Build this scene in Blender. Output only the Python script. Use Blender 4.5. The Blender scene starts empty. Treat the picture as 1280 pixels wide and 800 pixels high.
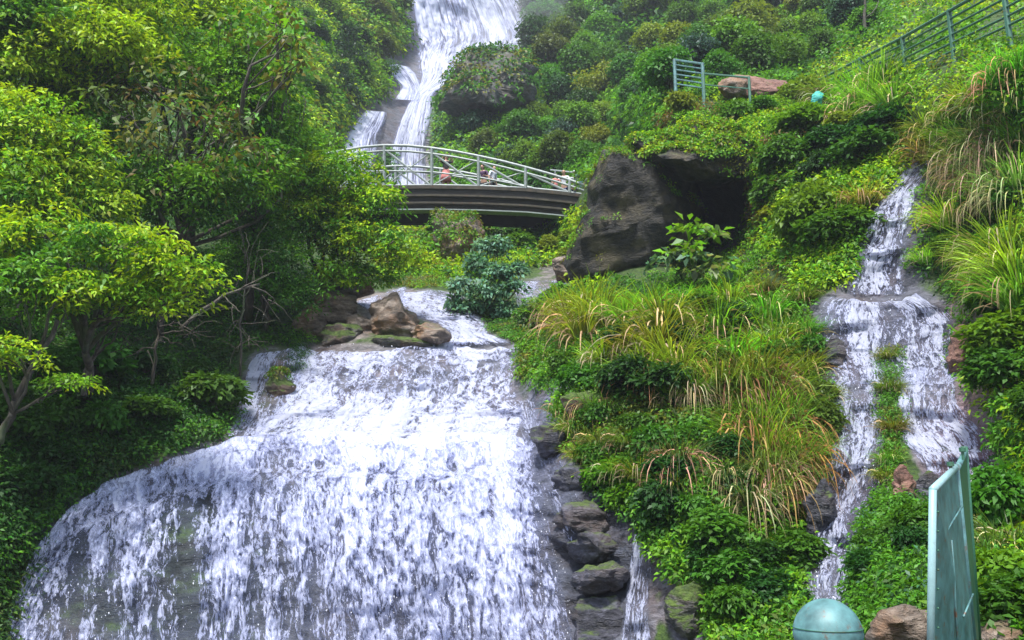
import bpy, math, random
import numpy as np
from mathutils import Vector
random.seed(7); rng = np.random.default_rng(7)
sc = bpy.context.scene; C = sc.collection
R = math.radians
# ------------------------------------------------------------------ camera
F = 1108.0; PITCH = R(12); CAMZ = 1.7
cp, sp = math.cos(PITCH), math.sin(PITCH)
cam = bpy.data.cameras.new('camera'); co = bpy.data.objects.new('camera', cam); C.objects.link(co)
cam.sensor_width = 36; cam.lens = 36 * F / 1280; cam.clip_end = 3000; cam.clip_start = .05
co.location = (0, 0, CAMZ); co.rotation_euler = (R(90) + PITCH, 0, 0); sc.camera = co

def at(px, py, d):
    px = np.asarray(px, float); py = np.asarray(py, float); d = np.asarray(d, float)
    x = (px - 640) / F * d; u = (400 - py) / F * d
    return np.stack([x, d * cp - u * sp, CAMZ + d * sp + u * cp], -1)
def V(px, py, d): return Vector(at(px, py, d).tolist())
# ------------------------------------------------------------------ noise
def _h(i, j, k, s):
    n = (i * 374761393 + j * 668265263 + k * 2147483647 * 3 + s * 1274126177) & 0xffffffff
    n = ((n ^ (n >> 13)) * 1274126177) & 0xffffffff
    n = ((n ^ (n >> 16)) * 2246822519) & 0xffffffff
    return ((n ^ (n >> 15)) & 0xffffff) / float(0xffffff)
def vnoise(P, s=0):
    P = np.asarray(P, float); I = np.floor(P).astype(np.int64); f = P - I; f = f * f * (3 - 2 * f)
    r = 0
    for a in (0, 1):
        for b in (0, 1):
            for c in (0, 1):
                w = (f[..., 0] if a else 1 - f[..., 0]) * (f[..., 1] if b else 1 - f[..., 1]) * (f[..., 2] if c else 1 - f[..., 2])
                r = r + w * _h(I[..., 0] + a, I[..., 1] + b, I[..., 2] + c, s)
    return r * 2 - 1
def fbm(P, o=4, s=0):
    r = 0; a = 1; t = 0
    for i in range(o):
        r = r + a * vnoise(P * 2 ** i + 17.3 * i, s + i); t += a; a *= .5
    return r / t
# ------------------------------------------------------------------ hillside depth
CP = [
 # far fall and far slopes
 (520,238,57),(440,236,54),(400,200,50),(540,170,66),(440,170,60),(470,190,58),(520,110,76),(500,60,84),(580,70,86),(640,60,88),(580,0,94),(580,-150,112),(580,-450,140),
 (590,125,66),(620,90,72),(660,110,68),(570,180,62),(640,190,56),(700,190,54),(760,190,48),(800,180,50),(800,100,60),(720,110,66),(740,50,82),(700,0,98),(760,-40,96),(850,20,80),(900,60,62),(1000,30,58),(1000,80,46),(1100,0,52),
 (900,-150,110),(1150,-200,80),(1280,-100,46),(1400,-200,60),(1650,-400,70),(1000,-450,140),
 (400,120,56),(430,60,70),(470,30,80),(380,20,70),(400,-100,92),(300,0,62),(200,-100,70),(0,-100,56),(-200,-200,60),(300,-450,130),(0,-450,110),(-400,-450,90),
 # left bank
 (0,60,42),(150,130,40),(0,250,27),(200,250,32),(320,200,40),(350,280,33),(420,320,33),(300,360,26),(360,390,24),(200,400,23),(80,420,20),(0,420,18),(-200,300,18),(-400,100,20),(-200,500,14),(-400,500,11),
 (0,560,15.5),(120,540,17),(220,520,18.5),(290,500,20),(280,440,22),(0,680,14.2),(60,620,15.6),(-120,700,12.5),(-60,850,11.5),(-400,800,8),(-400,1100,5),
 # below the bridge
 (480,290,40),(600,300,37),(560,340,31),(640,340,31),(700,310,34),(700,350,29),(500,345,30),
 # main fall
 (540,365,26.5),(590,372,26),(600,420,23),(540,425,22.6),(450,400,23.5),(400,425,22.5),
 (340,432,21.8),(440,438,21.4),(540,438,21.5),(645,432,21.5),(345,520,19.6),(440,520,19.4),(540,520,19.2),(645,510,19.3),
 (300,548,18.6),(450,545,18.2),(560,550,17.6),(660,560,17.4),(200,585,17.2),(120,620,16.2),(60,665,15.3),(30,740,14.6),
 (300,600,16.9),(450,600,16.4),(580,620,15.8),(200,660,15.4),(300,700,15.2),(450,700,14.8),(600,720,14.4),(100,760,14.4),(300,800,14.4),(450,800,14),(620,800,13.6),(300,1000,12.5),(600,1000,12),(300,1120,11),
 # slab and mound
 (690,500,17.6),(700,560,16.2),(710,620,15.0),(740,680,14.0),(760,760,13.0),(700,760,13.6),(770,650,14.0),(700,900,11.8),(700,1120,9.5),
 (660,450,20.5),(690,400,23),(760,390,20.5),(850,390,19.2),(720,460,18.2),(760,520,16.0),(850,470,16.2),(930,470,16.2),(980,520,15.6),(860,560,14.2),(930,600,13.4),(980,640,13),(820,640,13.4),(860,720,12.2),(950,740,11.6),(900,800,11.2),(980,800,10.6),(840,760,12.3),(900,900,9.5),(900,1120,7.5),
 (900,370,21.5),(980,380,18.6),(1000,440,16.8),(1020,600,13.6),
 # boulder recess and ledge top
 (760,300,29),(850,300,28.5),(905,280,29.5),(850,340,24),(935,330,22.5),(760,230,31),(850,190,27.5),(930,230,25),(820,150,34),(880,110,34),(960,120,31),(900,160,28),(1000,180,24.5),(990,260,22),(1030,140,28),(1060,110,29),(1130,90,24),(1120,150,21.5),(1186,80,20.5),(1253,60,17.8),(1180,30,30),(1280,20,24),
 # right fall
 (1150,195,20.2),(1130,240,19.4),(1100,300,18.6),(1095,355,18.0),(1060,375,17.4),(1130,375,17.2),(1040,430,16.6),(1090,440,16.2),(1150,440,15.8),(1180,400,16.2),(1070,520,14.6),(1140,520,14.2),(1200,560,13.4),(1060,620,13.0),(1050,700,11.8),(1030,750,10.8),(1050,800,9.6),(1230,600,12.8),(1110,600,12.6),
 (1210,430,15.2),(1180,320,17.3),(1200,240,18.2),(1260,170,17),(1270,300,15),(1270,420,13.4),(1270,520,12.2),(1130,680,9.8),(1120,760,8.4),(1250,680,9.2),(1270,780,6.8),(1200,780,7.6),(1120,900,6.6),(1280,900,5.5),(1280,1120,4),(1100,1120,5),
 (1450,100,14),(1450,500,9),(1680,100,12),(1680,800,4.5),(1680,1120,3.5),(1450,800,6),
]
cpn = np.array(CP, float)
def _U(r2): return np.where(r2 < 1e-9, 0, r2 * np.log(np.maximum(r2, 1e-9)))
_x = cpn[:, :2] / 400; _n = len(_x)
K = _U(((_x[:, None] - _x[None]) ** 2).sum(-1)) + np.eye(_n) * 2e-4
Pm = np.hstack([np.ones((_n, 1)), _x]); A = np.zeros((_n + 3, _n + 3)); A[:_n, :_n] = K; A[:_n, _n:] = Pm; A[_n:, :_n] = Pm.T
W = np.linalg.solve(A, np.concatenate([np.log(cpn[:, 2]), np.zeros(3)]))
GS = 4; X0, Y0 = -400, -480
gx = np.arange(X0, 1681, GS); gy = np.arange(Y0, 1121, GS)
GX, GY = np.meshgrid(gx, gy); q = np.stack([GX.ravel(), GY.ravel()], -1) / 400
out = []
for ch in np.array_split(q, 40): out.append(_U(((ch[:, None] - _x[None]) ** 2).sum(-1)) @ W[:_n] + W[_n] + ch @ W[_n + 1:])
DS = np.clip(np.exp(np.concatenate(out)), 3, 160).reshape(GX.shape)
def inpoly(px, py, poly):
    r = np.zeros(np.shape(px), bool); n = len(poly)
    for i in range(n):
        x1, y1 = poly[i]; x2, y2 = poly[(i + 1) % n]
        c = ((y1 > py) != (y2 > py)) & (px < (x2 - x1) * (py - y1) / (y2 - y1 + 1e-12) + x1)
        r ^= c
    return r
# water outlines: rows (xl, yl, xr, yr), top to bottom
WMAIN = [(372,430,646,426),(362,452,646,448),(352,478,646,474),(344,505,648,502),(312,536,652,530),(245,558,662,556),(150,596,676,596),(75,642,690,640),(40,690,702,692),(24,745,714,748),(12,805,724,806),(0,880,738,880),(-8,960,745,960)]
WSIDE = [(324,436,384,432),(312,456,378,456),(304,488,372,490),(294,520,362,522),(284,545,350,543)]
WTIER = [(500,362,574,366),(500,376,590,378),(512,392,600,392),(548,406,606,406),(560,420,612,418),(556,436,648,430)]
WFEED = [(440,378,508,358),(452,384,512,368),(470,390,515,378)]
WUP = [(490,-240,640,-240),(498,-90,640,-90),(506,-20,640,-20),(514,20,655,14),(520,50,664,50),(520,78,628,82),(522,100,600,98),(512,125,548,112),(500,150,540,140),(490,180,534,176),(484,215,532,212),(478,240,536,240),(474,262,540,262)]
WUPL = [(470,74,512,84),(482,86,522,96),(500,108,528,112),(494,124,526,126)]
WLEFT = [(458,138,484,140),(444,152,482,154),(432,170,474,172),(426,195,472,195),(422,225,474,225),(418,245,478,245)]
WR1 = [(1134,192,1166,192),(1128,215,1160,215),(1108,240,1146,238),(1088,265,1142,265),(1074,300,1138,300),(1064,340,1132,338),(1056,368,1134,368)]
WR2 = [(1040,366,1150,368),(1020,390,1188,390),(1024,425,1196,420),(1030,455,1198,450),(1036,480,1198,480)]
WR2a = [(1030,470,1096,470),(1040,520,1102,520),(1032,560,1106,560),(1016,620,1100,610),(1006,660,1090,650),(1002,700,1078,690),(1002,735,1066,735),(1004,775,1060,775),(1000,820,1062,820)]
WR2b = [(1120,460,1198,460),(1124,520,1205,515),(1128,545,1228,540),(1150,580,1250,575),(1165,620,1256,610),(1170,660,1258,650)]
WTRICK = [(792,668,820,668),(788,700,818,700),(782,740,812,740),(776,800,814,800),(770,880,820,880)]
WPOOL = [(640,352,712,350),(642,366,706,366),(646,384,690,382)]
WBR = [(486,262,540,262),(500,276,560,272)]
WATERS = [WMAIN, WSIDE, WTIER, WFEED, WUP, WUPL, WLEFT, WR1, WR2, WR2a, WR2b, WTRICK, WPOOL]
def wpoly(w): return [(a, b) for a, b, _, _ in w] + [(c, d) for _, _, c, d in w[::-1]]
def inwater(px, py):
    r = np.zeros(np.shape(px), bool)
    for w in WATERS: r |= inpoly(px, py, wpoly(w))
    return r
wm = inwater(GX, GY).astype(float)
def gauss(px, py, cx, cy, rx, ry): return np.exp(-(((px - cx) / rx) ** 2 + ((py - cy) / ry) ** 2))
def blur(a, n):
    for _ in range(n):
        a = (a + np.roll(a, 1, 0) + np.roll(a, -1, 0) + np.roll(a, 1, 1) + np.roll(a, -1, 1)) / 5
    return a
wms = blur(wm, 12)
PS = at(GX, GY, DS)
slab = np.clip(gauss(GX, GY, 705, 600, 60, 130) * 1.5, 0, 1)
far = np.clip((DS - 25) / 40, 0, 1)
disp = (1 - .6 * wms) * (.45 * fbm(PS / 3.1, 4, 3) * (1 - far) + 2.6 * far * fbm(PS / 10.0, 4, 11))
strata = fbm(PS / np.array([1.6, 1.6, .35]), 3, 5) * .16 + fbm(PS / np.array([.55, .55, .3]), 3, 8) * .09
_st = fbm(np.stack([PS[..., 0] / 1.3, PS[..., 1] / 1.3, (PS[..., 2] + .4 * PS[..., 0]) / .26], -1), 4, 51); disp += slab * (.13 * np.tanh(_st * 4) + .18 * _st + .30 * (np.abs(fbm(PS / np.array([.9, .9, .35]), 3, 57)) - .2))
disp += wms * (1 - far) * (1 - .85 * np.clip(1.5 * gauss(GX, GY, 330, 720, 420, 170) * (GX < 760), 0, 1)) * (.34 * np.abs(fbm(PS / np.array([1.1, 1.1, .55]), 3, 58)) + .16 * np.tanh(6 * fbm(PS / np.array([2.5, 2.5, .5]), 2, 59)))
disp += strata * (1 - far) + far * 4 * (fbm(PS / np.array([6, 6, 1.8]), 3, 21) * .2)
DD = DS - disp
def D(px, py, g=None):
    g = DD if g is None else g
    fx = np.clip((np.asarray(px, float) - X0) / GS, 0, len(gx) - 1.001); fy = np.clip((np.asarray(py, float) - Y0) / GS, 0, len(gy) - 1.001)
    i = fx.astype(int); j = fy.astype(int); a = fx - i; b = fy - j
    return (g[j, i] * (1 - a) + g[j, i + 1] * a) * (1 - b) + (g[j + 1, i] * (1 - a) + g[j + 1, i + 1] * a) * b
def P(px, py, off=0): return at(px, py, D(px, py) - off)
PT = at(GX, GY, DD)
_du = np.gradient(PT, axis=1); _dv = np.gradient(PT, axis=0)
NT = np.cross(_dv, _du); NT /= np.linalg.norm(NT, axis=-1, keepdims=True) + 1e-9
if NT[200, 260, 1] > 0: NT = -NT
NB = np.stack([blur(NT[..., k], 6) for k in range(3)], -1); NB /= np.linalg.norm(NB, axis=-1, keepdims=True) + 1e-9
def NRM(px, py): return np.stack([D(px, py, NB[..., k]) for k in range(3)], -1)
# ------------------------------------------------------------------ mesh helpers
def mesh_obj(name, verts, faces, mat, parent=None, col=None, smooth=False, uv=None, attrs=None):
    verts = np.asarray(verts, np.float32).reshape(-1, 3); me = bpy.data.meshes.new(name)
    if isinstance(faces, np.ndarray):
        k = faces.shape[1]; n = len(faces)
        me.vertices.add(len(verts)); me.vertices.foreach_set('co', verts.ravel())
        me.loops.add(n * k); me.loops.foreach_set('vertex_index', faces.ravel().astype(np.int32))
        me.polygons.add(n); me.polygons.foreach_set('loop_start', np.arange(0, n * k, k, dtype=np.int32))
        try: me.polygons.foreach_set('loop_total', np.full(n, k, np.int32))
        except Exception: pass
        me.update(calc_edges=True)
    else:
        me.from_pydata([tuple(map(float, v)) for v in verts], [], faces)
    if col is not None:
        a = me.color_attributes.new('tint', 'FLOAT_COLOR', 'POINT')
        c = np.ones((len(verts), 4), np.float32); c[:, :3] = col; a.data.foreach_set('color', c.ravel())
    for k_, v_ in (attrs or {}).items():
        a = me.attributes.new(k_, 'FLOAT', 'POINT'); a.data.foreach_set('value', np.asarray(v_, np.float32).ravel())
    if uv is not None:
        l = me.uv_layers.new(name='flow'); vi = np.empty(len(me.loops), np.int32); me.loops.foreach_get('vertex_index', vi)
        l.data.foreach_set('uv', np.asarray(uv, np.float32)[vi].ravel())
    if smooth: me.polygons.foreach_set('use_smooth', np.ones(len(me.polygons), bool))
    me.materials.append(mat)
    o = bpy.data.objects.new(name, me); C.objects.link(o)
    if parent is not None: o.parent = parent
    return o
def thing(name, label, cat, loc=(0, 0, 0), group=None):
    o = bpy.data.objects.new(name, None); C.objects.link(o); o.location = loc; o.empty_display_size = .2
    tag(o, label, cat, group); return o
def tag(o, label=None, cat=None, group=None, kind=None):
    if label and len(label.replace(',', ' ').split()) > 16: print('LONG', label)
    if label: o['label'] = label
    if cat: o['category'] = cat
    if group: o['group'] = group
    if kind: o['kind'] = kind
    return o
class MB:
    def __init__(s): s.v = []; s.f = []
    def add(s, v, f):
        n = len(s.v); s.v += [tuple(map(float, x)) for x in v]; s.f += [tuple(i + n for i in q_) for q_ in f]
    def tube(s, pts, rads, seg=7, cap=True):
        pts = [Vector(tuple(map(float, p))) for p in pts]
        if not hasattr(rads, '__len__'): rads = [rads] * len(pts)
        rings = []; up = None
        for i, p in enumerate(pts):
            t = (pts[min(i + 1, len(pts) - 1)] - pts[max(i - 1, 0)]).normalized()
            if up is None: up = t.orthogonal().normalized()
            a = (up - t * up.dot(t)); a = a.normalized() if a.length > 1e-6 else t.orthogonal().normalized(); up = a; b = t.cross(a)
            rings.append([p + (a * math.cos(2 * math.pi * k / seg) + b * math.sin(2 * math.pi * k / seg)) * rads[i] for k in range(seg)])
        v = [x for r_ in rings for x in r_]; f = []
        for i in range(len(pts) - 1):
            for k in range(seg): f.append((i * seg + k, i * seg + (k + 1) % seg, (i + 1) * seg + (k + 1) % seg, (i + 1) * seg + k))
        if cap: f.append(tuple(range(seg))[::-1]); f.append(tuple((len(pts) - 1) * seg + k for k in range(seg)))
        s.add(v, f)
    def hexa(s, c):  # eight corners: 4 near then 4 far, same order
        s.add(c, [(0, 1, 2, 3), (7, 6, 5, 4), (0, 4, 5, 1), (1, 5, 6, 2), (2, 6, 7, 3), (3, 7, 4, 0)])
    def box(s, c, sz):
        x, y, z = c; a, b, h = [k / 2 for k in sz]
        s.hexa([(x - a, y - b, z - h), (x + a, y - b, z - h), (x + a, y - b, z + h), (x - a, y - b, z + h), (x - a, y + b, z - h), (x + a, y + b, z - h), (x + a, y + b, z + h), (x - a, y + b, z + h)])
    def build(s, name, mat, parent=None, smooth=False):
        vv = s.v
        if parent is not None:
            L = parent.location; pp = parent
            while pp.parent is not None: pp = pp.parent; L = L + pp.location
            vv = [(a - L.x, b - L.y, c - L.z) for a, b, c in vv]
        o = mesh_obj(name, vv, s.f, mat, parent)
        if smooth:
            for p_ in o.data.polygons: p_.use_smooth = True
        return o
# ------------------------------------------------------------------ materials
def newmat(name):
    m = bpy.data.materials.new(name); m.use_nodes = True; nt = m.node_tree; nt.nodes.clear()
    o = nt.nodes.new('ShaderNodeOutputMaterial'); return m, nt, o
def nd(nt, t, **kw):
    n = nt.nodes.new(t)
    for k_, v_ in kw.items():
        if k_.startswith('i_'):
            key = k_[2:]; key = int(key) if key.isdigit() else key.replace('_', ' ')
            n.inputs[key].default_value = v_
        else: setattr(n, k_, v_)
    return n
def ramp(nt, fac, stops):
    r = nd(nt, 'ShaderNodeValToRGB'); e = r.color_ramp.elements
    while len(e) > len(stops): e.remove(e[-1])
    while len(e) < len(stops): e.new(.5)
    for i, (p_, c_) in enumerate(stops): e[i].position = p_; e[i].color = (*c_, 1) if len(c_) == 3 else c_
    nt.links.new(fac, r.inputs[0]); return r.outputs[0]
def math_(nt, op, a, b=None, c=None, clamp=False):
    n = nd(nt, 'ShaderNodeMath', operation=op); n.use_clamp = clamp
    for i, x in enumerate((a, b, c)):
        if x is None: continue
        if isinstance(x, (int, float)): n.inputs[i].default_value = x
        else: nt.links.new(x, n.inputs[i])
    return n.outputs[0]
def mixc(nt, f, a, b, typ='MIX'):
    n = nd(nt, 'ShaderNodeMix', data_type='RGBA', blend_type=typ)
    for i, x in ((0, f), (6, a), (7, b)):
        if isinstance(x, (int, float)): n.inputs[i].default_value = x
        elif isinstance(x, tuple): n.inputs[i].default_value = (*x, 1)
        else: nt.links.new(x, n.inputs[i])
    return n.outputs[2]
def noise(nt, vec, scale, detail=4, rough=.55, dist=0):
    n = nd(nt, 'ShaderNodeTexNoise'); n.inputs['Scale'].default_value = scale; n.inputs['Detail'].default_value = detail
    n.inputs['Roughness'].default_value = rough; n.inputs['Distortion'].default_value = dist
    if vec is not None: nt.links.new(vec, n.inputs['Vector'])
    return n.outputs[0]
def scaled(nt, vec, s):
    n = nd(nt, 'ShaderNodeMapping'); n.inputs['Scale'].default_value = s; nt.links.new(vec, n.inputs['Vector']); return n.outputs[0]
def leaf_material(name, trans=.35, rough=.5, spec=.28):
    m, nt, o = newmat(name)
    a = nd(nt, 'ShaderNodeAttribute', attribute_name='tint'); oi = nd(nt, 'ShaderNodeObjectInfo')
    c = mixc(nt, 1.0, a.outputs['Color'], oi.outputs['Color'], 'MULTIPLY')
    p = nd(nt, 'ShaderNodeBsdfPrincipled'); nt.links.new(c, p.inputs['Base Color']); p.inputs['Roughness'].default_value = rough
    p.inputs['Specular IOR Level'].default_value = spec
    t = nd(nt, 'ShaderNodeBsdfTranslucent'); c2 = mixc(nt, 1.0, c, (1.5, 1.35, .7), 'MULTIPLY'); nt.links.new(c2, t.inputs[0])
    mx = nd(nt, 'ShaderNodeMixShader'); mx.inputs[0].default_value = trans
    nt.links.new(p.outputs[0], mx.inputs[1]); nt.links.new(t.outputs[0], mx.inputs[2]); nt.links.new(mx.outputs[0], o.inputs[0]); return m
M_LEAF = leaf_material('leaf'); M_GRASS = leaf_material('grass_blade', .4, .45, .4); M_DRY = leaf_material('dry_blade', .25, .7, .2)
def bark_material():
    m, nt, o = newmat('bark'); g = nd(nt, 'ShaderNodeNewGeometry').outputs['Position']
    n1 = noise(nt, scaled(nt, g, (3, 3, 1)), 4, 6, .65); c = ramp(nt, n1, [(.3, (.02, .016, .012)), (.55, (.07, .058, .045)), (.78, (.2, .18, .14))])
    n2 = noise(nt, g, 1.5, 3); c = mixc(nt, ramp(nt, n2, [(.5, (0, 0, 0)), (.65, (.7, .7, .7))]), c, (.06, .09, .03))
    p = nd(nt, 'ShaderNodeBsdfPrincipled'); nt.links.new(c, p.inputs[0]); p.inputs['Roughness'].default_value = .85
    b = nd(nt, 'ShaderNodeBump'); b.inputs['Strength'].default_value = .6; b.inputs['Distance'].default_value = .02; nt.links.new(n1, b.inputs['Height']); nt.links.new(b.outputs[0], p.inputs['Normal'])
    nt.links.new(p.outputs[0], o.inputs[0]); return m
M_BARK = bark_material()
def rock_material(name, moss_bias=0.0, wet=.5, use_attr=False, c0=(.035, .036, .042), c1=(.12, .12, .135), c2=(.26, .26, .29), mosscol=((.03, .05, .012), (.09, .14, .02)), dirt=(.20, .10, .05), dirt_amt=.4):
    m, nt, o = newmat(name); g = nd(nt, 'ShaderNodeNewGeometry'); pos = g.outputs['Position']
    sv = scaled(nt, pos, (1, 1, 2.6))
    n1 = noise(nt, sv, 1.7, 9, .62, .4); n2 = noise(nt, sv, 7, 8, .65, .6); n3 = noise(nt, pos, .6, 5, .5)
    v = nd(nt, 'ShaderNodeTexVoronoi', feature='DISTANCE_TO_EDGE'); v.inputs['Scale'].default_value = 1.6
    wv = nd(nt, 'ShaderNodeVectorMath', operation='ADD'); nt.links.new(sv, wv.inputs[0]); nn = nd(nt, 'ShaderNodeTexNoise'); nn.inputs['Scale'].default_value = 2; nn.inputs['Detail'].default_value = 5; nt.links.new(pos, nn.inputs['Vector']); nt.links.new(nn.outputs['Color'], wv.inputs[1]); nt.links.new(wv.outputs[0], v.inputs['Vector'])
    crack = ramp(nt, v.outputs['Distance'], [(0, (0, 0, 0)), (.05, (1, 1, 1))])
    mixn = math_(nt, 'ADD', math_(nt, 'MULTIPLY', n1, .55), math_(nt, 'MULTIPLY', n2, .45))
    c = ramp(nt, mixn, [(.38, c0), (.5, c1), (.64, c2)])
    dm = ramp(nt, noise(nt, pos, 1.1, 6, .6), [(.48, (0, 0, 0)), (.62, (dirt_amt,) * 3)])
    c = mixc(nt, dm, c, dirt)
    if use_attr:
        ra = nd(nt, 'ShaderNodeAttribute', attribute_name='tint'); c = mixc(nt, 1.0, c, ra.outputs['Color'], 'MULTIPLY')
        mo = nd(nt, 'ShaderNodeAttribute', attribute_name='moss').outputs['Fac']
    else: mo = None
    sep = nd(nt, 'ShaderNodeSeparateXYZ'); nt.links.new(g.outputs['Normal'], sep.inputs[0])
    f = math_(nt, 'MULTIPLY', sep.outputs[2], .55); f = math_(nt, 'ADD', f, math_(nt, 'MULTIPLY', noise(nt, pos, 2.2, 7, .65), 1.1))
    f = math_(nt, 'ADD', f, moss_bias - .9)
    if mo is not None: f = math_(nt, 'ADD', f, mo)
    f = ramp(nt, f, [(.0, (0, 0, 0)), (.22, (1, 1, 1))])
    mc = ramp(nt, noise(nt, pos, 9, 6, .7), [(.35, mosscol[0]), (.65, mosscol[1])])
    c = mixc(nt, f, c, mc)
    p = nd(nt, 'ShaderNodeBsdfPrincipled'); nt.links.new(c, p.inputs[0])
    rr = math_(nt, 'ADD', math_(nt, 'MULTIPLY', n2, .5), .62 - .5 * wet); rr = mixc(nt, f, rr, (.9, .9, .9)); nt.links.new(rr, p.inputs['Roughness'])
    p.inputs['Specular IOR Level'].default_value = .5
    h = math_(nt, 'ADD', math_(nt, 'ADD', n1, math_(nt, 'MULTIPLY', n2, .5)), math_(nt, 'MULTIPLY', crack, .06))
    h = math_(nt, 'ADD', h, math_(nt, 'MULTIPLY', noise(nt, sv, 26, 4, .6), .22))
    b = nd(nt, 'ShaderNodeBump'); b.inputs['Strength'].default_value = .9; b.inputs['Distance'].default_value = .16; nt.links.new(h, b.inputs['Height']); nt.links.new(b.outputs[0], p.inputs['Normal'])
    nt.links.new(p.outputs[0], o.inputs[0]); return m
M_HILL = rock_material('hill_rock', 0, .75, True, dirt_amt=.25, mosscol=((.012, .03, .006), (.06, .11, .012)))
M_ROCK = rock_material('mossy_rock', .38, .3, c0=(.03, .03, .03), c1=(.10, .095, .085), c2=(.24, .22, .2), dirt_amt=.5)
M_BROWN = rock_material('brown_rock', -.12, .45, c0=(.05, .04, .03), c1=(.17, .13, .10), c2=(.36, .30, .25), dirt=(.28, .14, .06), dirt_amt=.7)
M_FARROCK = rock_material('far_mossy_rock', .05, .3, c0=(.02, .022, .022), c1=(.06, .065, .06), c2=(.15, .15, .15), mosscol=((.012, .035, .01), (.05, .09, .018)), dirt_amt=.2)
M_WET = rock_material('wet_rock', .0, .85, c0=(.010, .011, .015), c1=(.038, .038, .05), c2=(.13, .13, .17), dirt=(.14, .09, .06), dirt_amt=.35)
M_RED = rock_material('red_rock', -.1, .2, c0=(.08, .04, .03), c1=(.20, .10, .075), c2=(.32, .19, .15), dirt_amt=.4)
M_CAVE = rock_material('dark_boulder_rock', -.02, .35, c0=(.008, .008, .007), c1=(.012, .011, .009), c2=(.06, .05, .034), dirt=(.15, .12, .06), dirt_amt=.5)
def water_material(name, su=1.0, sv=1.0,  film=.10, soft=.22, gain=1.15):
    m, nt, o = newmat(name); m.cycles.use_transparent_shadow = True if hasattr(m, 'cycles') and hasattr(m.cycles, 'use_transparent_shadow') else None
    uvn = nd(nt, 'ShaderNodeUVMap'); uvn.uv_map = 'flow'; uv = uvn.outputs[0]
    den = nd(nt, 'ShaderNodeAttribute', attribute_name='foam').outputs['Fac']
    a = noise(nt, scaled(nt, uv, (2.0 * su, .4 * sv, 1)), 1, 5, .6, .3)
    b = noise(nt, scaled(nt, uv, (5.5 * su, 3.0 * sv, 1)), 1, 5, .65, 1.2)
    c = noise(nt, scaled(nt, uv, (15 * su, 9 * sv, 1)), 1, 4, .7, 1.4)
    e = noise(nt, scaled(nt, uv, (.9 * su, .5 * sv, 1)), 1, 3, .5, .2)
    s = math_(nt, 'MULTIPLY', math_(nt, 'SUBTRACT', a, .5), 1.1 * gain)
    s = math_(nt, 'ADD', s, math_(nt, 'MULTIPLY', math_(nt, 'SUBTRACT', b, .5), 1.5 * gain))
    s = math_(nt, 'ADD', s, math_(nt, 'MULTIPLY', math_(nt, 'SUBTRACT', c, .5), 1.3 * gain))
    s = math_(nt, 'ADD', s, math_(nt, 'MULTIPLY', math_(nt, 'SUBTRACT', e, .5), .6 * gain))
    s = math_(nt, 'ADD', s, den)
    al = nd(nt, 'ShaderNodeMapRange', interpolation_type='SMOOTHSTEP'); al.inputs['From Min'].default_value = .5 - soft; al.inputs['From Max'].default_value = .5 + soft
    nt.links.new(s, al.inputs['Value']); alpha = al.outputs[0]
    fm = math_(nt, 'MULTIPLY', math_(nt, 'GREATER_THAN', den, .02), film)
    fd = nd(nt, 'ShaderNodeMapRange'); fd.inputs['From Max'].default_value = .35; fd.inputs['To Max'].default_value = film; nt.links.new(den, fd.inputs['Value'])
    alpha = math_(nt, 'MAXIMUM', alpha, fd.outputs[0])
    lim = nd(nt, 'ShaderNodeMapRange'); lim.inputs['From Max'].default_value = .12; nt.links.new(den, lim.inputs['Value'])
    alpha = math_(nt, 'MULTIPLY', alpha, lim.outputs[0])
    col = ramp(nt, s, [(.36, (.30, .34, .52)), (.54, (.56, .60, .86)), (.82, (.76, .79, .95))])
    p = nd(nt, 'ShaderNodeBsdfPrincipled'); nt.links.new(col, p.inputs[0]); p.inputs['Roughness'].default_value = .35; p.inputs['Specular IOR Level'].default_value = .5
    bm = nd(nt, 'ShaderNodeBump'); bm.inputs['Strength'].default_value = .7; bm.inputs['Distance'].default_value = .06; nt.links.new(s, bm.inputs['Height']); nt.links.new(bm.outputs[0], p.inputs['Normal'])
    tl = nd(nt, 'ShaderNodeBsdfTranslucent'); nt.links.new(col, tl.inputs[0]); m1 = nd(nt, 'ShaderNodeMixShader'); m1.inputs[0].default_value = .42
    nt.links.new(p.outputs[0], m1.inputs[1]); nt.links.new(tl.outputs[0], m1.inputs[2])
    tr = nd(nt, 'ShaderNodeBsdfTransparent'); mx = nd(nt, 'ShaderNodeMixShader'); nt.links.new(alpha, mx.inputs[0]); nt.links.new(tr.outputs[0], mx.inputs[1]); nt.links.new(m1.outputs[0], mx.inputs[2])
    nt.links.new(mx.outputs[0], o.inputs[0]); return m
M_WATER = water_material('falling_water'); M_WDOME = water_material('dome_falling_water', 1.25, .5, .10, .24, 1.25)
M_WFAR = water_material('far_falling_water', .30, .035, .2, .34, 1.0)
M_WTHIN = water_material('thin_falling_water', 2.1, .85, .10, .16, 1.6)
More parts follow.
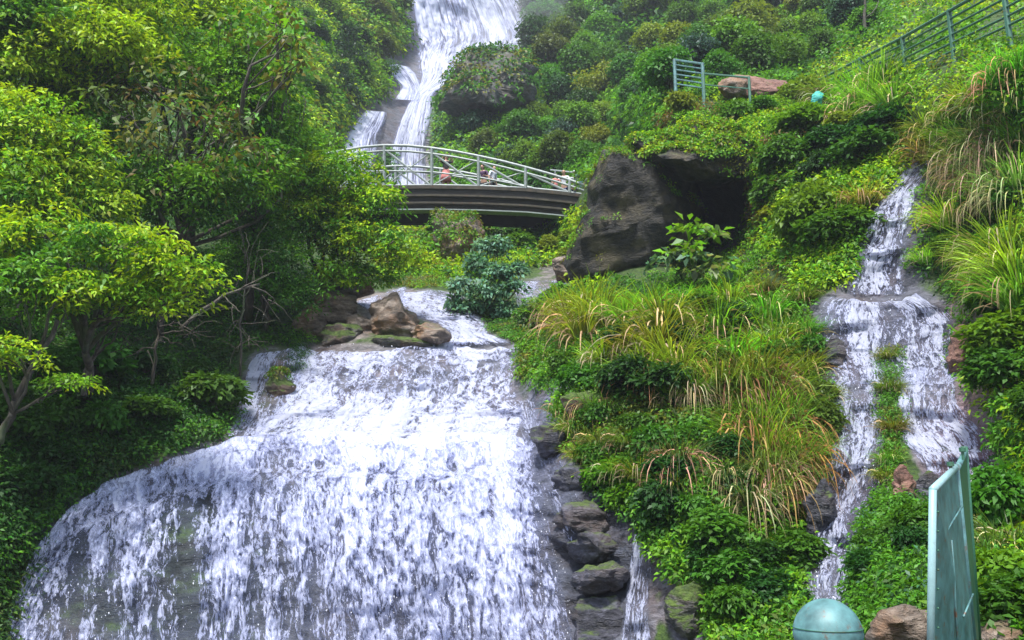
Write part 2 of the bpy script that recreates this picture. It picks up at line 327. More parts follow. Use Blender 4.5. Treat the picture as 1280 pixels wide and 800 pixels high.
def plain(name, c, rough=.5, metal=0, spec=.5, vary=.25, rust=0.0, scale=6):
    m, nt, o = newmat(name); g = nd(nt, 'ShaderNodeTexCoord').outputs['Object']
    n = noise(nt, g, scale, 6, .6); cc = mixc(nt, 1.0, c, ramp(nt, n, [(.3, (1 - vary,) * 3), (.7, (1 + vary * .4,) * 3)]), 'MULTIPLY')
    if rust:
        n2 = noise(nt, g, scale * 1.7, 8, .7); cc = mixc(nt, ramp(nt, n2, [(.56, (0, 0, 0)), (.66, (rust,) * 3)]), cc, (.13, .055, .025))
    p = nd(nt, 'ShaderNodeBsdfPrincipled'); nt.links.new(cc, p.inputs[0]); p.inputs['Roughness'].default_value = rough; p.inputs['Metallic'].default_value = metal; p.inputs['Specular IOR Level'].default_value = spec
    b = nd(nt, 'ShaderNodeBump'); b.inputs['Strength'].default_value = .15; b.inputs['Distance'].default_value = .01; nt.links.new(n, b.inputs['Height']); nt.links.new(b.outputs[0], p.inputs['Normal'])
    nt.links.new(p.outputs[0], o.inputs[0]); return m
M_FENCE = plain('green_paint', (.05, .15, .10), .5, rust=.5)
M_BRAIL = plain('pale_green_paint', (.31, .345, .335), .45, rust=.4)
M_GIRDER = plain('dark_stained_concrete', (.022, .02, .016), .8, vary=.6, scale=2)
M_BEAM = plain('weathered_beam', (.075, .062, .044), .7, vary=.6, rust=.5, scale=3)
M_MINT = plain('mint_paint', (.10, .23, .235), .52, rust=.85, vary=.6, scale=9)
M_MINT_LIT = plain('mint_paint_lit', (.26, .42, .43), .4, rust=.3, vary=.2, scale=8)  # brighter copy of the mint; the barrier's lit near edge is in the colour
M_DKGR = plain('dark_green_paint', (.035, .13, .075), .5, rust=.4)
M_SOIL = plain('soil', (.09, .07, .045), .95, vary=.5, scale=.5)
# ------------------------------------------------------------------ hillside mesh
nx_, ny_ = len(gx), len(gy); idx = np.arange(nx_ * ny_).reshape(ny_, nx_)
fc = np.stack([idx[:-1, :-1], idx[1:, :-1], idx[1:, 1:], idx[:-1, 1:]], -1).reshape(-1, 4)
tint = np.ones(GX.shape + (3,)); moss = np.full(GX.shape, .75)
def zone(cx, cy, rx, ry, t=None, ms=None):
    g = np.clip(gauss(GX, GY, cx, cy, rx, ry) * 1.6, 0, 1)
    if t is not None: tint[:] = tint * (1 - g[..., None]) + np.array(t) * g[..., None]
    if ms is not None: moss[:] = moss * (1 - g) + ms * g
moss -= 1.0 * np.clip(wms * 1.6, 0, 1)
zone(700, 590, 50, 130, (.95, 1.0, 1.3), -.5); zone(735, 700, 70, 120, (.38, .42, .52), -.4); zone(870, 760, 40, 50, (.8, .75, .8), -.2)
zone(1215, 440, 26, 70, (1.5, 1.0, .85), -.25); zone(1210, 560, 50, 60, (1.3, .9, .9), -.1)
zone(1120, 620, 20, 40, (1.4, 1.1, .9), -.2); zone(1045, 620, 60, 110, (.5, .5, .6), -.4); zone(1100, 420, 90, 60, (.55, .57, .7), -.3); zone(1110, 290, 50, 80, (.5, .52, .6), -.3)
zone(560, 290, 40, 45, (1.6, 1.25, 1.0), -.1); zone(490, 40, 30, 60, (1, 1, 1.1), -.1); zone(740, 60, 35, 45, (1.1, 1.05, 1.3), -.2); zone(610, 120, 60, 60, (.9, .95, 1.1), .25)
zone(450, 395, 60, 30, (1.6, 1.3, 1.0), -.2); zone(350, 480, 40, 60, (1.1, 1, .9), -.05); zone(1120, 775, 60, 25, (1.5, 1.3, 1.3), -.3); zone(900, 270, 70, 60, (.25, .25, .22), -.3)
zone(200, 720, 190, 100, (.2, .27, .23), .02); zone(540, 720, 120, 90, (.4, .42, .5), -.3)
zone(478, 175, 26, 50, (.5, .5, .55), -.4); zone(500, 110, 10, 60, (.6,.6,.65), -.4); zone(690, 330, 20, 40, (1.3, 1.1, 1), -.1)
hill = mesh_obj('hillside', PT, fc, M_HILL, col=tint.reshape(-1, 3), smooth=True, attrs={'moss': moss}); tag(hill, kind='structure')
g_ = MB(); g_.add([(-900, -900, -6), (900, -900, -6), (900, 900, -6), (-900, 900, -6)], [(0, 1, 2, 3)]); tag(g_.build('ground', M_SOIL), kind='structure')
# ------------------------------------------------------------------ water
def water(name, rows, mat, off, foam, nu=160, nv=200, amp=.06, lab=None, jag=0, grid=None, ragw=.75):
    rows = np.array(rows, float); t = np.linspace(0, len(rows) - 1, nv); i = np.minimum(t.astype(int), len(rows) - 2); a = (t - i)[:, None]
    # smooth rows by catmull-like interpolation
    r0 = rows[np.maximum(i - 1, 0)]; r1 = rows[i]; r2 = rows[i + 1]; r3 = rows[np.minimum(i + 2, len(rows) - 1)]
    rr = .5 * (2 * r1 + (r2 - r0) * a + (2 * r0 - 5 * r1 + 4 * r2 - r3) * a ** 2 + (3 * r1 - r0 - 3 * r2 + r3) * a ** 3)
    s = np.linspace(0, 1, nu)[None]
    px = rr[:, :1] * (1 - s) + rr[:, 2:3] * s; py = rr[:, 1:2] * (1 - s) + rr[:, 3:4] * s
    if jag:
        z0 = np.zeros_like(px); q0 = np.stack([px / 34, z0, z0 + 3.3], -1)
        py = py + jag * (fbm(q0, 4, 66) * 1.6 + .25) * np.exp(-(t[:, None] / (len(rows) - 1)) * 7)
        px = px + jag * .8 * fbm(np.stack([z0, py / 26, s * 3 + z0], -1), 3, 68)
    if grid is not None: px, py = grid(s, np.linspace(0, 1, nv)[:, None]); t = np.linspace(0, len(rows) - 1, nv)
    edge = np.clip(np.minimum(s, 1 - s) * 9, 0, 1) + 0 * px
    # ragged rim
    d0 = D(px, py); Pw = at(px, py, d0)
    d = d0 - off * (.25 + .75 * edge) - amp * fbm(Pw / np.array([.35, .35, .9]), 4, 31) * 2 * edge - amp * 1.6 * fbm(Pw / 1.3, 3, 35) * edge
    Pw = at(px, py, d)
    L = np.concatenate([[0], np.cumsum(np.linalg.norm(np.diff(Pw[:, nu // 2], axis=0), axis=1))])
    Wd = np.linalg.norm(Pw[:, -1] - Pw[:, 0], axis=1); U = (s - .5) * Wd.mean() + 0 * px; Vv = L[:, None] + 0 * px
    fo = foam(px, py, s + 0 * px, t[:, None] / (len(rows) - 1) + 0 * px)
    rag = .5 + .5 * fbm(Pw / np.array([.5, .5, 1.5]), 3, 77)
    fo = fo - np.clip(1 - np.minimum(s, 1 - s) * 14 * 1, 0, 1) * ragw * rag
    ide = np.arange(nu * nv).reshape(nv, nu); f = np.stack([ide[:-1, :-1], ide[1:, :-1], ide[1:, 1:], ide[:-1, 1:]], -1).reshape(-1, 4)
    o = mesh_obj(name, Pw, f, mat, smooth=True, uv=np.stack([U.ravel(), Vv.ravel()], -1), attrs={'foam': fo}); tag(o, lab, 'waterfall' if lab else None, kind='structure'); return o
def ffall(px, py, s, t):
    f = .585 + 0 * px
    f += .24 * gauss(px, py, 560, 545, 110, 45) + .18 * gauss(px, py, 480, 525, 130, 22) + .2 * gauss(px, py, 640, 660, 50, 110) + .18 * gauss(px, py, 430, 640, 45, 130)
    f += .2 * gauss(px, py, 570, 420, 60, 50) + .12 * gauss(px, py, 400, 500, 40, 40)
    f -= .16 * gauss(px, py, 440, 480, 40, 22) + .18 * gauss(px, py, 612, 456, 18, 14) + .2 * gauss(px, py, 618, 500, 9, 14) + .12 * gauss(px, py, 545, 455, 22, 18)
    f -= .14 * gauss(px, py, 520, 470, 130, 20) + .07 * gauss(px, py, 560, 740, 110, 70)
    f -= .44 * gauss(px, py, 222, 700, 26, 70) + .5 * gauss(px, py, 258, 628, 16, 26) + .16 * gauss(px, py, 110, 760, 60, 50) + .14 * gauss(px, py, 355, 750, 50, 60) + .12 * gauss(px, py, 140, 640, 50, 18) + .12 * gauss(px, py, 180, 780, 110, 40)
    f += .16 * gauss(px, py, 30, 740, 16, 90) + .16 * gauss(px, py, 290, 700, 14, 110) + .12 * gauss(px, py, 165, 700, 12, 80)
    return f
LIPX = [-2, 22, 44, 78, 130, 200, 300, 400, 520, 610, 668]; LIPY = [806, 730, 684, 640, 604, 578, 547, 540, 546, 540, 548]
LIPS = [0, .05, .09, .14, .21, .31, .45, .6, .77, .9, 1]
def dome(s, t):
    lx = np.interp(s, LIPS, LIPX); ly = np.interp(s, LIPS, LIPY); k = np.ones(15) / 15
    lx = np.convolve(np.pad(lx[0], 7, 'edge'), k, 'valid')[None]; ly = np.convolve(np.pad(ly[0], 7, 'edge'), k, 'valid')[None]
    bx = np.interp(s, [0, .05, .2, .45, .77, 1], [-40, -8, 110, 290, 560, 752]); by = 1000
    z = 0 * (lx + t); jg = 7 * fbm(np.stack([lx / 22 + z, z, z + 1.5], -1), 3, 71) * np.exp(-t * 12)
    e = t ** 1.25
    return lx + (bx - lx) * (1 - (1 - t) ** 1.5) * (.35 + .65 * t), ly + (by - ly) * e + jg
def fdome(px, py, s, t): return ffall(px, py, s, t) + .05 * gauss(px, py, 540, 680, 190, 140) + .24 * np.exp(-t * 9) - .1 * (1 - s) * np.clip(t * 2, 0, 1) - .35 * np.exp(-t * 60)
WTOP = [r_ for r_ in WMAIN[:4]] + [(335,515,650,510),(312,540,646,536),(300,556,640,558),(296,572,630,580)]
water('waterfall_lower', WTOP, M_WATER, .20, lambda px, py, s, t: ffall(px, py, s, t) - .5 * np.clip((t - .88) * 8, 0, 1), 300, 240, .11, jag=10)
water('waterfall_dome', WMAIN, M_WDOME, .26, fdome, 420, 360, .11, grid=dome, ragw=.8)
water('waterfall_dome_veil', WMAIN, M_WDOME, .46, lambda px, py, s, t: fdome(px, py, s, t) - .22, 280, 240, .12, grid=dome)
water('waterfall_side', WSIDE, M_WTHIN, .12, lambda px, py, s, t: .5 + .22 * gauss(px, py, 370, 440, 20, 30) + .2 * gauss(px, py, 315, 480, 8, 60) - .35 * gauss(px, py, 345, 490, 14, 25), 80, 140, .05, jag=6)
water('waterfall_middle', WTIER, M_WATER, .16, lambda px, py, s, t: .62 - .5 * gauss(px, py, 566, 386, 9, 17) + .3 * t - .9 * np.clip((t - .86) * 7, 0, 1), 90, 120, .07, jag=5)
water('stream_feed', WFEED, M_WATER, .1, lambda px, py, s, t: .5 + 0 * px, 60, 30, .03)
water('waterfall_upper', WUP, M_WFAR, 1.2, lambda px, py, s, t: .68 - .16 * gauss(px, py, 560, 60, 18, 26) - .14 * gauss(px, py, 600, 50, 10, 30) - .18 * gauss(px, py, 650, 60, 24, 30) + .1 * gauss(px, py, 520, 150, 40, 40), 120, 300, .14)
water('waterfall_upper_branch', WUPL, M_WFAR, 1.4, lambda px, py, s, t: .8 + 0 * px, 50, 40, .2)
water('waterfall_upper_left', WLEFT, M_WFAR, 2.0, lambda px, py, s, t: 1.0 - .35 * s, 60, 80, .12)
water('waterfall_right_top', WR1, M_WTHIN, .14, lambda px, py, s, t: .50 + .25 * gauss(px, py, 1125, 245, 26, 14) + .16 * gauss(px, py, 1100, 345, 40, 20) + .1 * gauss(px, py, 1085, 320, 14, 30), 110, 200, .07, jag=7)
water('waterfall_right_middle', WR2, M_WTHIN, .14, lambda px, py, s, t: .47 + .28 * gauss(px, py, 1095, 370, 50, 9) + .12 * gauss(px, py, 1150, 430, 35, 50) + .15 * gauss(px, py, 1085, 440, 14, 50) - .2 * gauss(px, py, 1040, 430, 24, 50) - .4 * gauss(px, py, 1112, 470, 11, 40), 160, 150, .08, jag=10)
water('waterfall_right_lower', WR2a, M_WTHIN, .12, lambda px, py, s, t: .45 + .28 * gauss(px, py, 1075, 540, 16, 60) + .22 * gauss(px, py, 1045, 690, 26, 50) + .16 * gauss(px, py, 1068, 610, 12, 40) - .1 * gauss(px, py, 1025, 600, 22, 50) - .14 * (1 - s), 100, 280, .07, jag=8)
water('waterfall_right_spill', WR2b, M_WTHIN, .12, lambda px, py, s, t: .48 + .24 * gauss(px, py, 1175, 550, 45, 30) + .12 * gauss(px, py, 1150, 480, 12, 40), 100, 180, .07, jag=8)
water('trickle', WTRICK, M_WTHIN, .1, lambda px, py, s, t: .46 + .1 * gauss(px, py, 800, 740, 8, 80), 40, 140, .04)
water('waterfall_slab_film', [(640,500,700,498),(650,540,712,536),(664,580,735,575),(680,620,760,615),(695,660,775,655),(712,700,790,700)], M_WTHIN, .06, lambda px, py, s, t: .34 * (1 - s) - .02 - .12 * t, 80, 120, .02)
water('pool', WPOOL, M_WTHIN, .1, lambda px, py, s, t: .38 + 0 * px, 40, 30, .03)
# spray: countless airborne drops
def spray(name, rows, n, dmin, dmax, rmin, rmax, foam, stretch=1.6):
    poly = wpoly(rows); xs = [p_[0] for p_ in poly]; ys = [p_[1] for p_ in poly]
    px = rng.uniform(min(xs), max(xs), n * 4); py = rng.uniform(min(ys), max(ys), n * 4)
    k = inpoly(px, py, poly) & (rng.random(n * 4) < np.clip(foam(px, py, 0 * px + .5, 0 * px + .5), .08, 1)); px, py = px[k][:n], py[k][:n]
    c = at(px, py, D(px, py) - rng.uniform(dmin, dmax, len(px)))
    r = rng.uniform(rmin, rmax, len(px)) * rng.choice([.5, .8, 1, 1.5], len(px)); j = rng.normal(0, .25, (len(px), 3))
    o6 = np.array([[1, 0, 0], [-1, 0, 0], [0, 1, 0], [0, -1, 0], [0, 0, stretch], [0, 0, -stretch]], float)
    v = c[:, None] + (o6[None] * r[:, None, None]); v[:, 4] += j * r[:, None] * 1.5; v[:, 5] -= j * r[:, None] * 1.5
    f8 = np.array([[0, 2, 4], [2, 1, 4], [1, 3, 4], [3, 0, 4], [2, 0, 5], [1, 2, 5], [3, 1, 5], [0, 3, 5]])
    f = (f8[None] + (np.arange(len(px)) * 6)[:, None, None]).reshape(-1, 3)
    o = mesh_obj(name, v.reshape(-1, 3), f, M_DROP, smooth=True); tag(o, 'white airborne water drops in front of the falls', 'spray', kind='stuff'); return o
M_DROP, _nt, _o = newmat('water_drop'); _p = nd(_nt, 'ShaderNodeBsdfPrincipled'); _p.inputs[0].default_value = (.86, .87, .95, 1); _p.inputs['Roughness'].default_value = .2; _nt.links.new(_p.outputs[0], _o.inputs[0])
spray('spray', WMAIN, 5000, .1, .5, .003, .008, ffall)
spray('spray', WR1 + WR2a[1:], 700, .03, .2, .003, .008, lambda a, b, c, d: .5 + 0 * a)
spray('spray', WR2, 300, .03, .2, .003, .008, lambda a, b, c, d: .5 + 0 * a)
# ------------------------------------------------------------------ leaves
def unit(a): return a / (np.linalg.norm(a, axis=-1, keepdims=True) + 1e-9)
class Leaves:
    def __init__(s): s.v = []; s.c = []
    def add(s, b, d, n, L, Wd, col, fold=.12, droop=.15):
        d = unit(d); side = unit(np.cross(d, n)); n = np.cross(side, d)
        L = np.broadcast_to(L, (len(b),))[:, None]; Wd = np.broadcast_to(Wd, (len(b),))[:, None]
        m = b + d * L * .45
        v = np.stack([b, m + side * Wd * .5 + n * L * fold, b + d * L - n * L * droop, m - side * Wd * .5 + n * L * fold], 1)
        s.v.append(v); s.c.append(np.repeat(col[:, None], 4, 1))
    def arr(s): return np.concatenate(s.v), np.concatenate(s.c)
    def build(s, name, mat, parent=None, origin=(0, 0, 0)):
        v, c = s.arr(); v = v - np.array(origin); n = len(v)
        return mesh_obj(name, v.reshape(-1, 3), np.arange(n * 4).reshape(n, 4), mat, parent, col=c.reshape(-1, 3))
def palette(cols, n):
    cols = np.array(cols, float); return cols[rng.integers(0, len(cols), n)]
YG = (.27, .42, .012); BG = (.125, .29, .012); MG = (.07, .205, .015); DG = (.03, .105, .014); BLG = (.055, .14, .065); OL = (.14, .155, .022); BR = (.16, .085, .03); RD = (.20, .055, .03); PL = (.18, .25, .11); ST = (.42, .32, .17); STR = (.30, .13, .05)
def pads(Lv, c, nrm, r, nl, leaf, wid, col, flat=.25, var=.28, droop=.2):
    """clusters of leaves: c centres (n,3), nrm (n,3), r radii (n), nl leaves each"""
    n = len(c); m = n * nl
    cc = np.repeat(c, nl, 0); nn = np.repeat(unit(nrm), nl, 0); rr = np.repeat(np.broadcast_to(r, (n,)), nl)[:, None]
    rv = unit(rng.normal(0, 1, (m, 3))); rad = rng.random((m, 1)) ** .45
    off = rv * rad; h = (off * nn).sum(-1, keepdims=True); off = off - nn * h * (1 - flat) + nn * (.18 * (1 - rad ** 2))
    b = cc + off * rr
    d = unit(off + rng.normal(0, .35, (m, 3))) + np.array([0, 0, -droop])
    ln = unit(nn + rng.normal(0, .38, (m, 3)))
    k = np.repeat(col, nl, 0) * (1 + rng.normal(0, var, (m, 1))).clip(.35, 1.9) * (1 + rng.normal(0, .08, (m, 3)))
    s_ = rng.uniform(.65, 1.3, m)
    Lv.add(b, d, ln, leaf * s_, wid * s_, k.clip(.005, .7))
def cover(name, poly, n, r, nl, leaf, wid, cols, label, cat='undergrowth', off=.1, upw=.5, excl=True, lay=1, flat=.45, rel=False, droop=.2, var=.28):
    """ground cover: n clumps on the hillside inside poly; rel: sizes scale with distance/15"""
    xs = [p_[0] for p_ in poly]; ys = [p_[1] for p_ in poly]
    px = rng.uniform(min(xs), max(xs), n * 5); py = rng.uniform(min(ys), max(ys), n * 5)
    k = inpoly(px, py, poly)
    if excl: k &= ~inwater(px, py)
    if rel: k &= D(px, py, wms) < .04
    px, py = px[k][:n], py[k][:n]; d = D(px, py); b = at(px, py, d); nr = NRM(px, py)
    sc_ = (d / 15 if rel else np.ones(len(d)))
    # clump tint follows patches of one species
    pn = fbm(b / (1.8 * sc_.mean()), 2, 91) + rng.normal(0, .22, len(b)); cols = np.array(cols, float)
    ci = np.clip(((pn + .75) / 1.5 * len(cols)).astype(int), 0, len(cols) - 1)
    Lv = Leaves(); nup = unit(nr * (1 - upw) + np.array([0, -.15, 1]) * upw)
    rr = r * sc_ * rng.uniform(.55, 1.35, len(d))
    c = b + nr * (off * sc_ * rng.uniform(-.3, 1.4, len(d)))[:, None]
    if rel:
        for lo, hi in ((0, 1.5), (1.5, 3), (3, 5), (5, 9)):
            q_ = (sc_ >= lo) & (sc_ < hi)
            if q_.any(): pads(Lv, c[q_], nup[q_], rr[q_], nl, leaf * sc_[q_].mean(), wid * sc_[q_].mean(), cols[ci[q_]], flat, var, droop)
    else: pads(Lv, c, nup, rr, nl, leaf, wid, cols[ci], flat, var, droop)
    o = Lv.build(name, M_LEAF); tag(o, label, cat, kind='stuff'); return o
# far slopes
cover('undergrowth', [(330,-120),(520,-120),(515,60),(500,110),(470,140),(430,150),(420,230),(300,230)], 3600, .20, 26, .08, .04, [MG, BG, (.11,.2,.02), MG, YG, OL], 'scrub and grass covering the slope left of the upper waterfall', rel=True, off=.15)
cover('undergrowth', [(560,110),(630,-120),(1120,-120),(1120,40),(1000,110),(860,130),(750,230),(545,250),(535,150)], 7500, .22, 24, .08, .045, [DG, MG, MG, BG, BLG], 'scrub covering the far slope right of the upper waterfall', rel=True, off=.15)
cover('undergrowth', [(490,265),(750,265),(750,360),(640,370),(470,350)], 900, .22, 26, .075, .04, [DG, MG, BG, YG, OL], 'low plants between the boulders under the bridge', rel=True, off=.08)
cover('undergrowth', [(1000,120),(1030,60),(1100,-60),(1300,-200),(1560,-200),(1500,120),(1280,110),(1190,130),(1120,140)], 1500, .30, 30, .085, .045, [DG, MG, BG, YG, OL], 'low growth behind and below the stair fence', rel=True, off=.12)
cover('undergrowth', [(470,195),(492,185),(486,262),(470,262)], 60, .7, 26, .28, .14, [DG, MG], 'dark scrub between the two far water chutes', excl=False, off=.2)
cover('undergrowth', [(590,374),(640,360),(660,420),(650,432),(612,428)], 130, .16, 28, .06, .03, [DG, MG, OL], 'plants between the middle cascade and the mound', off=.1)
cover('undergrowth', [(735,345),(800,352),(900,335),(900,390),(760,395),(720,370)], 420, .18, 30, .08, .035, [DG, MG, BG, YG], 'grassy growth at the foot of the dark boulder', off=.15)
cover('undergrowth', [(880,290),(960,290),(960,380),(870,385),(820,365)], 420, .18, 28, .08, .04, [DG, MG, BG, OL], 'low plants below the cave', off=.1)
cover('undergrowth', [(370,350),(420,330),(470,335),(470,360),(400,372),(390,430),(360,430)], 260, .2, 28, .07, .035, [DG, MG, BG, OL], 'plants behind the rocks at the falls lip', off=.1)
cover('undergrowth', [(460,332),(570,330),(560,362),(490,362)], 200, .16, 28, .07, .035, [DG, MG, BG, OL], 'plants above the middle cascade', off=.1)
# left bank
cover('undergrowth', [(-160,380),(330,380),(370,430),(300,440),(290,540),(230,556),(130,600),(50,650),(10,790),(-20,950),(-200,950)], 3400, .30, 34, .095, .045, [DG, DG, MG, (.035,.09,.02), (.06,.11,.02)], 'dark green undergrowth on the left bank beside the fall', off=.12)
cover('undergrowth', [(-200,-100),(340,-100),(420,300),(400,390),(-200,390)], 2200, .6, 26, .16, .08, [DG, DG, MG], 'deep green growth behind the trees of the left bank', off=.3, rel=False)
# mound and right bank
cover('undergrowth', [(820,118),(1010,108),(1060,130),(1130,110),(1130,200),(1110,250),(1060,360),(1000,360),(945,300),(940,215),(850,200),(810,175)], 1900, .30, 36, .11, .055, [MG, BG, YG, BG, MG, (.13,.10,.03)], 'leafy ground cover on the ledge above the dark boulder', off=.15)
cover('undergrowth', [(660,420),(760,400),(930,360),(1010,370),(1030,470),(1040,590),(1010,640),(1000,820),(905,860),(890,770),(860,730),(822,690),(790,640),(745,610),(710,540),(690,490),(650,470)], 2700, .22, 36, .085, .042, [DG, MG, BG, MG, (.08,.14,.02), OL], 'mixed leafy ground cover on the mound between the falls', off=.12)
cover('undergrowth', [(1150,160),(1280,60),(1480,60),(1480,900),(1215,900),(1225,640),(1262,600),(1240,520),(1200,470),(1190,380),(1140,340),(1145,260)], 2600, .22, 34, .085, .04, [DG, MG, MG, BG, YG, OL], 'low plants covering the right bank', off=.1)
cover('undergrowth', [(1086,640),(1110,615),(1160,640),(1170,800),(1075,790),(1070,720)], 520, .16, 34, .065, .032, [DG, MG, MG, BLG], 'dark leafy plants below the right hand fall', off=.1, excl=False)
cover('undergrowth', [(1096,440),(1126,440),(1128,520),(1122,620),(1106,600),(1100,520)], 260, .12, 30, .055, .02, [OL, MG, (.09,.12,.02)], 'mossy strip of grass dividing the right hand fall', off=.1, excl=False)
cover('undergrowth', [(640,395),(700,380),(750,420),(720,470),(650,475)], 300, .2, 34, .07, .035, [OL, MG, BG], 'small leafy plants on the corner of the mound beside the falls lip', off=.1)
cover('moss', [(360,436),(388,432),(384,460),(362,470)], 60, .14, 30, .05, .02, [MG, DG], 'moss tuft hanging over the falls lip', off=.1, excl=False)
# ------------------------------------------------------------------ trees
def limb(mb, a, b, r0, r1, bend=.12, n=6, seg=6):
    a = Vector(a); b = Vector(b); L = (b - a).length; k1 = Vector(rng.normal(0, 1, 3).tolist()) * L * bend
    pts = []; rad = []
    for i in range(n + 1):
        t = i / n; p_ = a.lerp(b, t) + k1 * math.sin(math.pi * t) + Vector((0, 0, L * .08 * math.sin(math.pi * t))) + Vector(rng.normal(0, .012 * L, 3).tolist()) * (0 < i < n)
        pts.append(p_); rad.append(r0 * (1 - t) + r1 * t)
    mb.tube(pts, rad, seg); return pts
def tree(name, label, base, lobes, cols, leaf=.10, wid=.045, padr=.38, npad=22, nl=34, trunk=.12, cat='tree', group=None, droop=.25, up=.7, dens=1.0, bare=0, parent_parts=True, var=.28):
    """lobes: (px,py,d,rx_px,ry_px)"""
    base = Vector(base); t = thing(name, label, cat, base, group); mb = MB(); Lv = Leaves(); cols = np.array(cols, float)
    cs = []
    for (px, py, d, rx, ry) in lobes: cs.append((V(px, py, d), rx * d / F, ry * d / F))
    mean = sum((c for c, _, _ in cs), Vector()) / len(cs); fork = base.lerp(mean, .45) + Vector((0, 0, -.1))
    limb(mb, base, fork, trunk, trunk * .75, .06, 6, 8)
    for c, rx, ry in cs:
        pts = limb(mb, fork, c, trunk * .6, trunk * .18, .12)
        n = max(6, int(npad * rx * ry / (padr * padr) * .62 * dens)) if npad else 8
        dr = unit(rng.normal(0, 1, (n, 3)) + np.array([0, -.35, .25])); rad = rng.uniform(.45, 1.03, (n, 1)) * (1 + .25 * fbm(dr * 2.3 + c.x, 2, 5)[:, None])
        pc = np.array(c)[None] + dr * rad * np.array([rx, max(rx, ry) * .75, ry])
        pn = unit(dr * (1 - up) + np.array([0, -.1, 1]) * up + rng.normal(0, .12, (n, 3)))
        hi = .55 + .95 * fbm(pc / .9, 2, 44); ci = np.clip((hi * len(cols) + rng.normal(0, .6, n)).astype(int), 0, len(cols) - 1)
        pads(Lv, pc, pn, padr * rng.uniform(.6, 1.35, n), nl, leaf, wid, cols[ci], .28, var, droop)
        for i in rng.choice(n, min(n, 7 + bare), replace=False):
            q_ = pts[rng.integers(2, len(pts))]; limb(mb, q_, Vector(pc[i].tolist()), trunk * .2, .008, .14, 4, 4)
    mb.build('trunk', M_BARK, t, True); Lv.build('crown', M_LEAF, t, base); return t
G1 = 'trees massed on the left bank'
tree('broadleaf_tree', 'dense mid green tree filling in around the large leaved tree', V(200,420,21), [(130,190,20.6,70,50),(210,240,20,90,40),(280,240,20.5,60,50),(120,250,20,80,36),(330,215,21.5,50,40),(300,150,22.5,60,50),(170,90,22,90,40),(300,100,23,60,40),(345,170,23,40,44),(80,140,21,60,50)], [DG, MG, BG, BG], .13, .06, .4, trunk=.09, group=G1)
tree('broadleaf_tree', 'tree with a bright yellow green crown filling the top left corner', V(40,420,22), [(60,40,20.4,110,70),(140,60,20.2,70,40),(10,20,20.2,70,50),(150,10,22,90,60),(20,110,20,70,60),(110,110,22,80,50),(-60,60,20,90,90),(60,-60,22,120,70)], [MG, BG, YG, (.28,.42,.012), YG], .14, .06, .42, trunk=.16, group=G1)
tree('broadleaf_tree', 'leafy green tree at the top edge right of the yellow green corner tree', V(230,420,26), [(230,20,25,90,60),(300,50,25,70,55),(250,90,24,90,45),(180,70,25,70,50),(240,-50,26,110,60)], [MG, BG, MG, BG, YG], .12, .055, .45, trunk=.17, group=G1)
tree('broadleaf_tree', 'tree whose dark large leaved branch tip points at the upper waterfall', V(310,400,23), [(345,30,22,38,24),(365,60,21.5,30,24),(362,95,21.5,24,16),(310,40,22.5,40,30)], [BG, OL, MG, PL], .22, .12, .5, npad=14, nl=12, trunk=.12, group=G1, droop=.5)
tree('large_leaf_tree', 'olive tree with big drooping brownish leaves left of centre of the green mass', V(235,380,21.5), [(210,112,20,80,30),(140,145,19.5,55,36),(225,160,19,85,50),(290,180,20,50,42),(195,205,19.5,80,36)], [MG, (.10,.13,.02), OL, (.10,.15,.05), (.07,.12,.02), (.11,.085,.03), MG], .19, .085, .55, npad=10, nl=11, trunk=.10, group=G1, droop=.55, up=.5)
tree('broadleaf_tree', 'bright green fine leaved tree on the left edge below the corner tree', V(10,420,18.5), [(30,170,17.5,75,55),(90,200,18,60,50),(20,240,17,80,50),(100,260,18,70,40),(-60,200,17,80,80)], [MG, BG, YG, BG, YG], .12, .052, .38, trunk=.12, group=G1)
tree('broadleaf_tree', 'low tree of layered bright leaf sprays above the bare twigs', V(110,500,17), [(60,300,16,80,34),(150,310,15.5,80,28),(210,345,15.5,60,30),(120,370,15.5,90,30),(40,360,15,70,34),(200,385,15.5,55,20),(-60,330,15,80,60)], [MG, BG, YG, BG, YG], .13, .05, .34, trunk=.09, group=G1, droop=.3, bare=8, up=.85)
tree('broadleaf_tree', 'mid green tree behind the large leaved tree beside the far slope', V(330,400,27), [(340,140,26,50,50),(330,210,26,60,50),(380,200,27,45,45),(300,270,25,60,45)], [MG, MG, BG, BG], .13, .06, .42, trunk=.14, group=G1)
tree('broadleaf_tree', 'light green tree reaching in front of the left end of the bridge', V(380,400,25), [(420,225,23.5,60,34),(470,255,23,36,26),(400,275,23.5,60,34),(450,300,23,55,28),(500,315,22.5,38,22),(440,345,23,50,20),(370,240,24,50,40)], [BG, YG, BG, MG, YG], .13, .055, .34, trunk=.12, group=G1, up=.75)
tree('broadleaf_tree', 'shaded tree with thin crown hanging over the dark hollow left of the falls', V(330,430,23), [(340,330,22,50,40),(370,370,22,38,28),(290,330,22.5,40,30),(340,290,23,60,34)], [DG, MG, MG, BG], .10, .045, .34, trunk=.10, group=G1)
tree('sapling', 'small yellow leaved sapling on the left edge with pale slanting stem', V(0,555,14.3), [(20,450,14.2,45,12),(0,430,14,30,10),(90,480,14.6,40,10)], [YG, BG, YG], .09, .04, .26, trunk=.05, group=G1, up=.9)
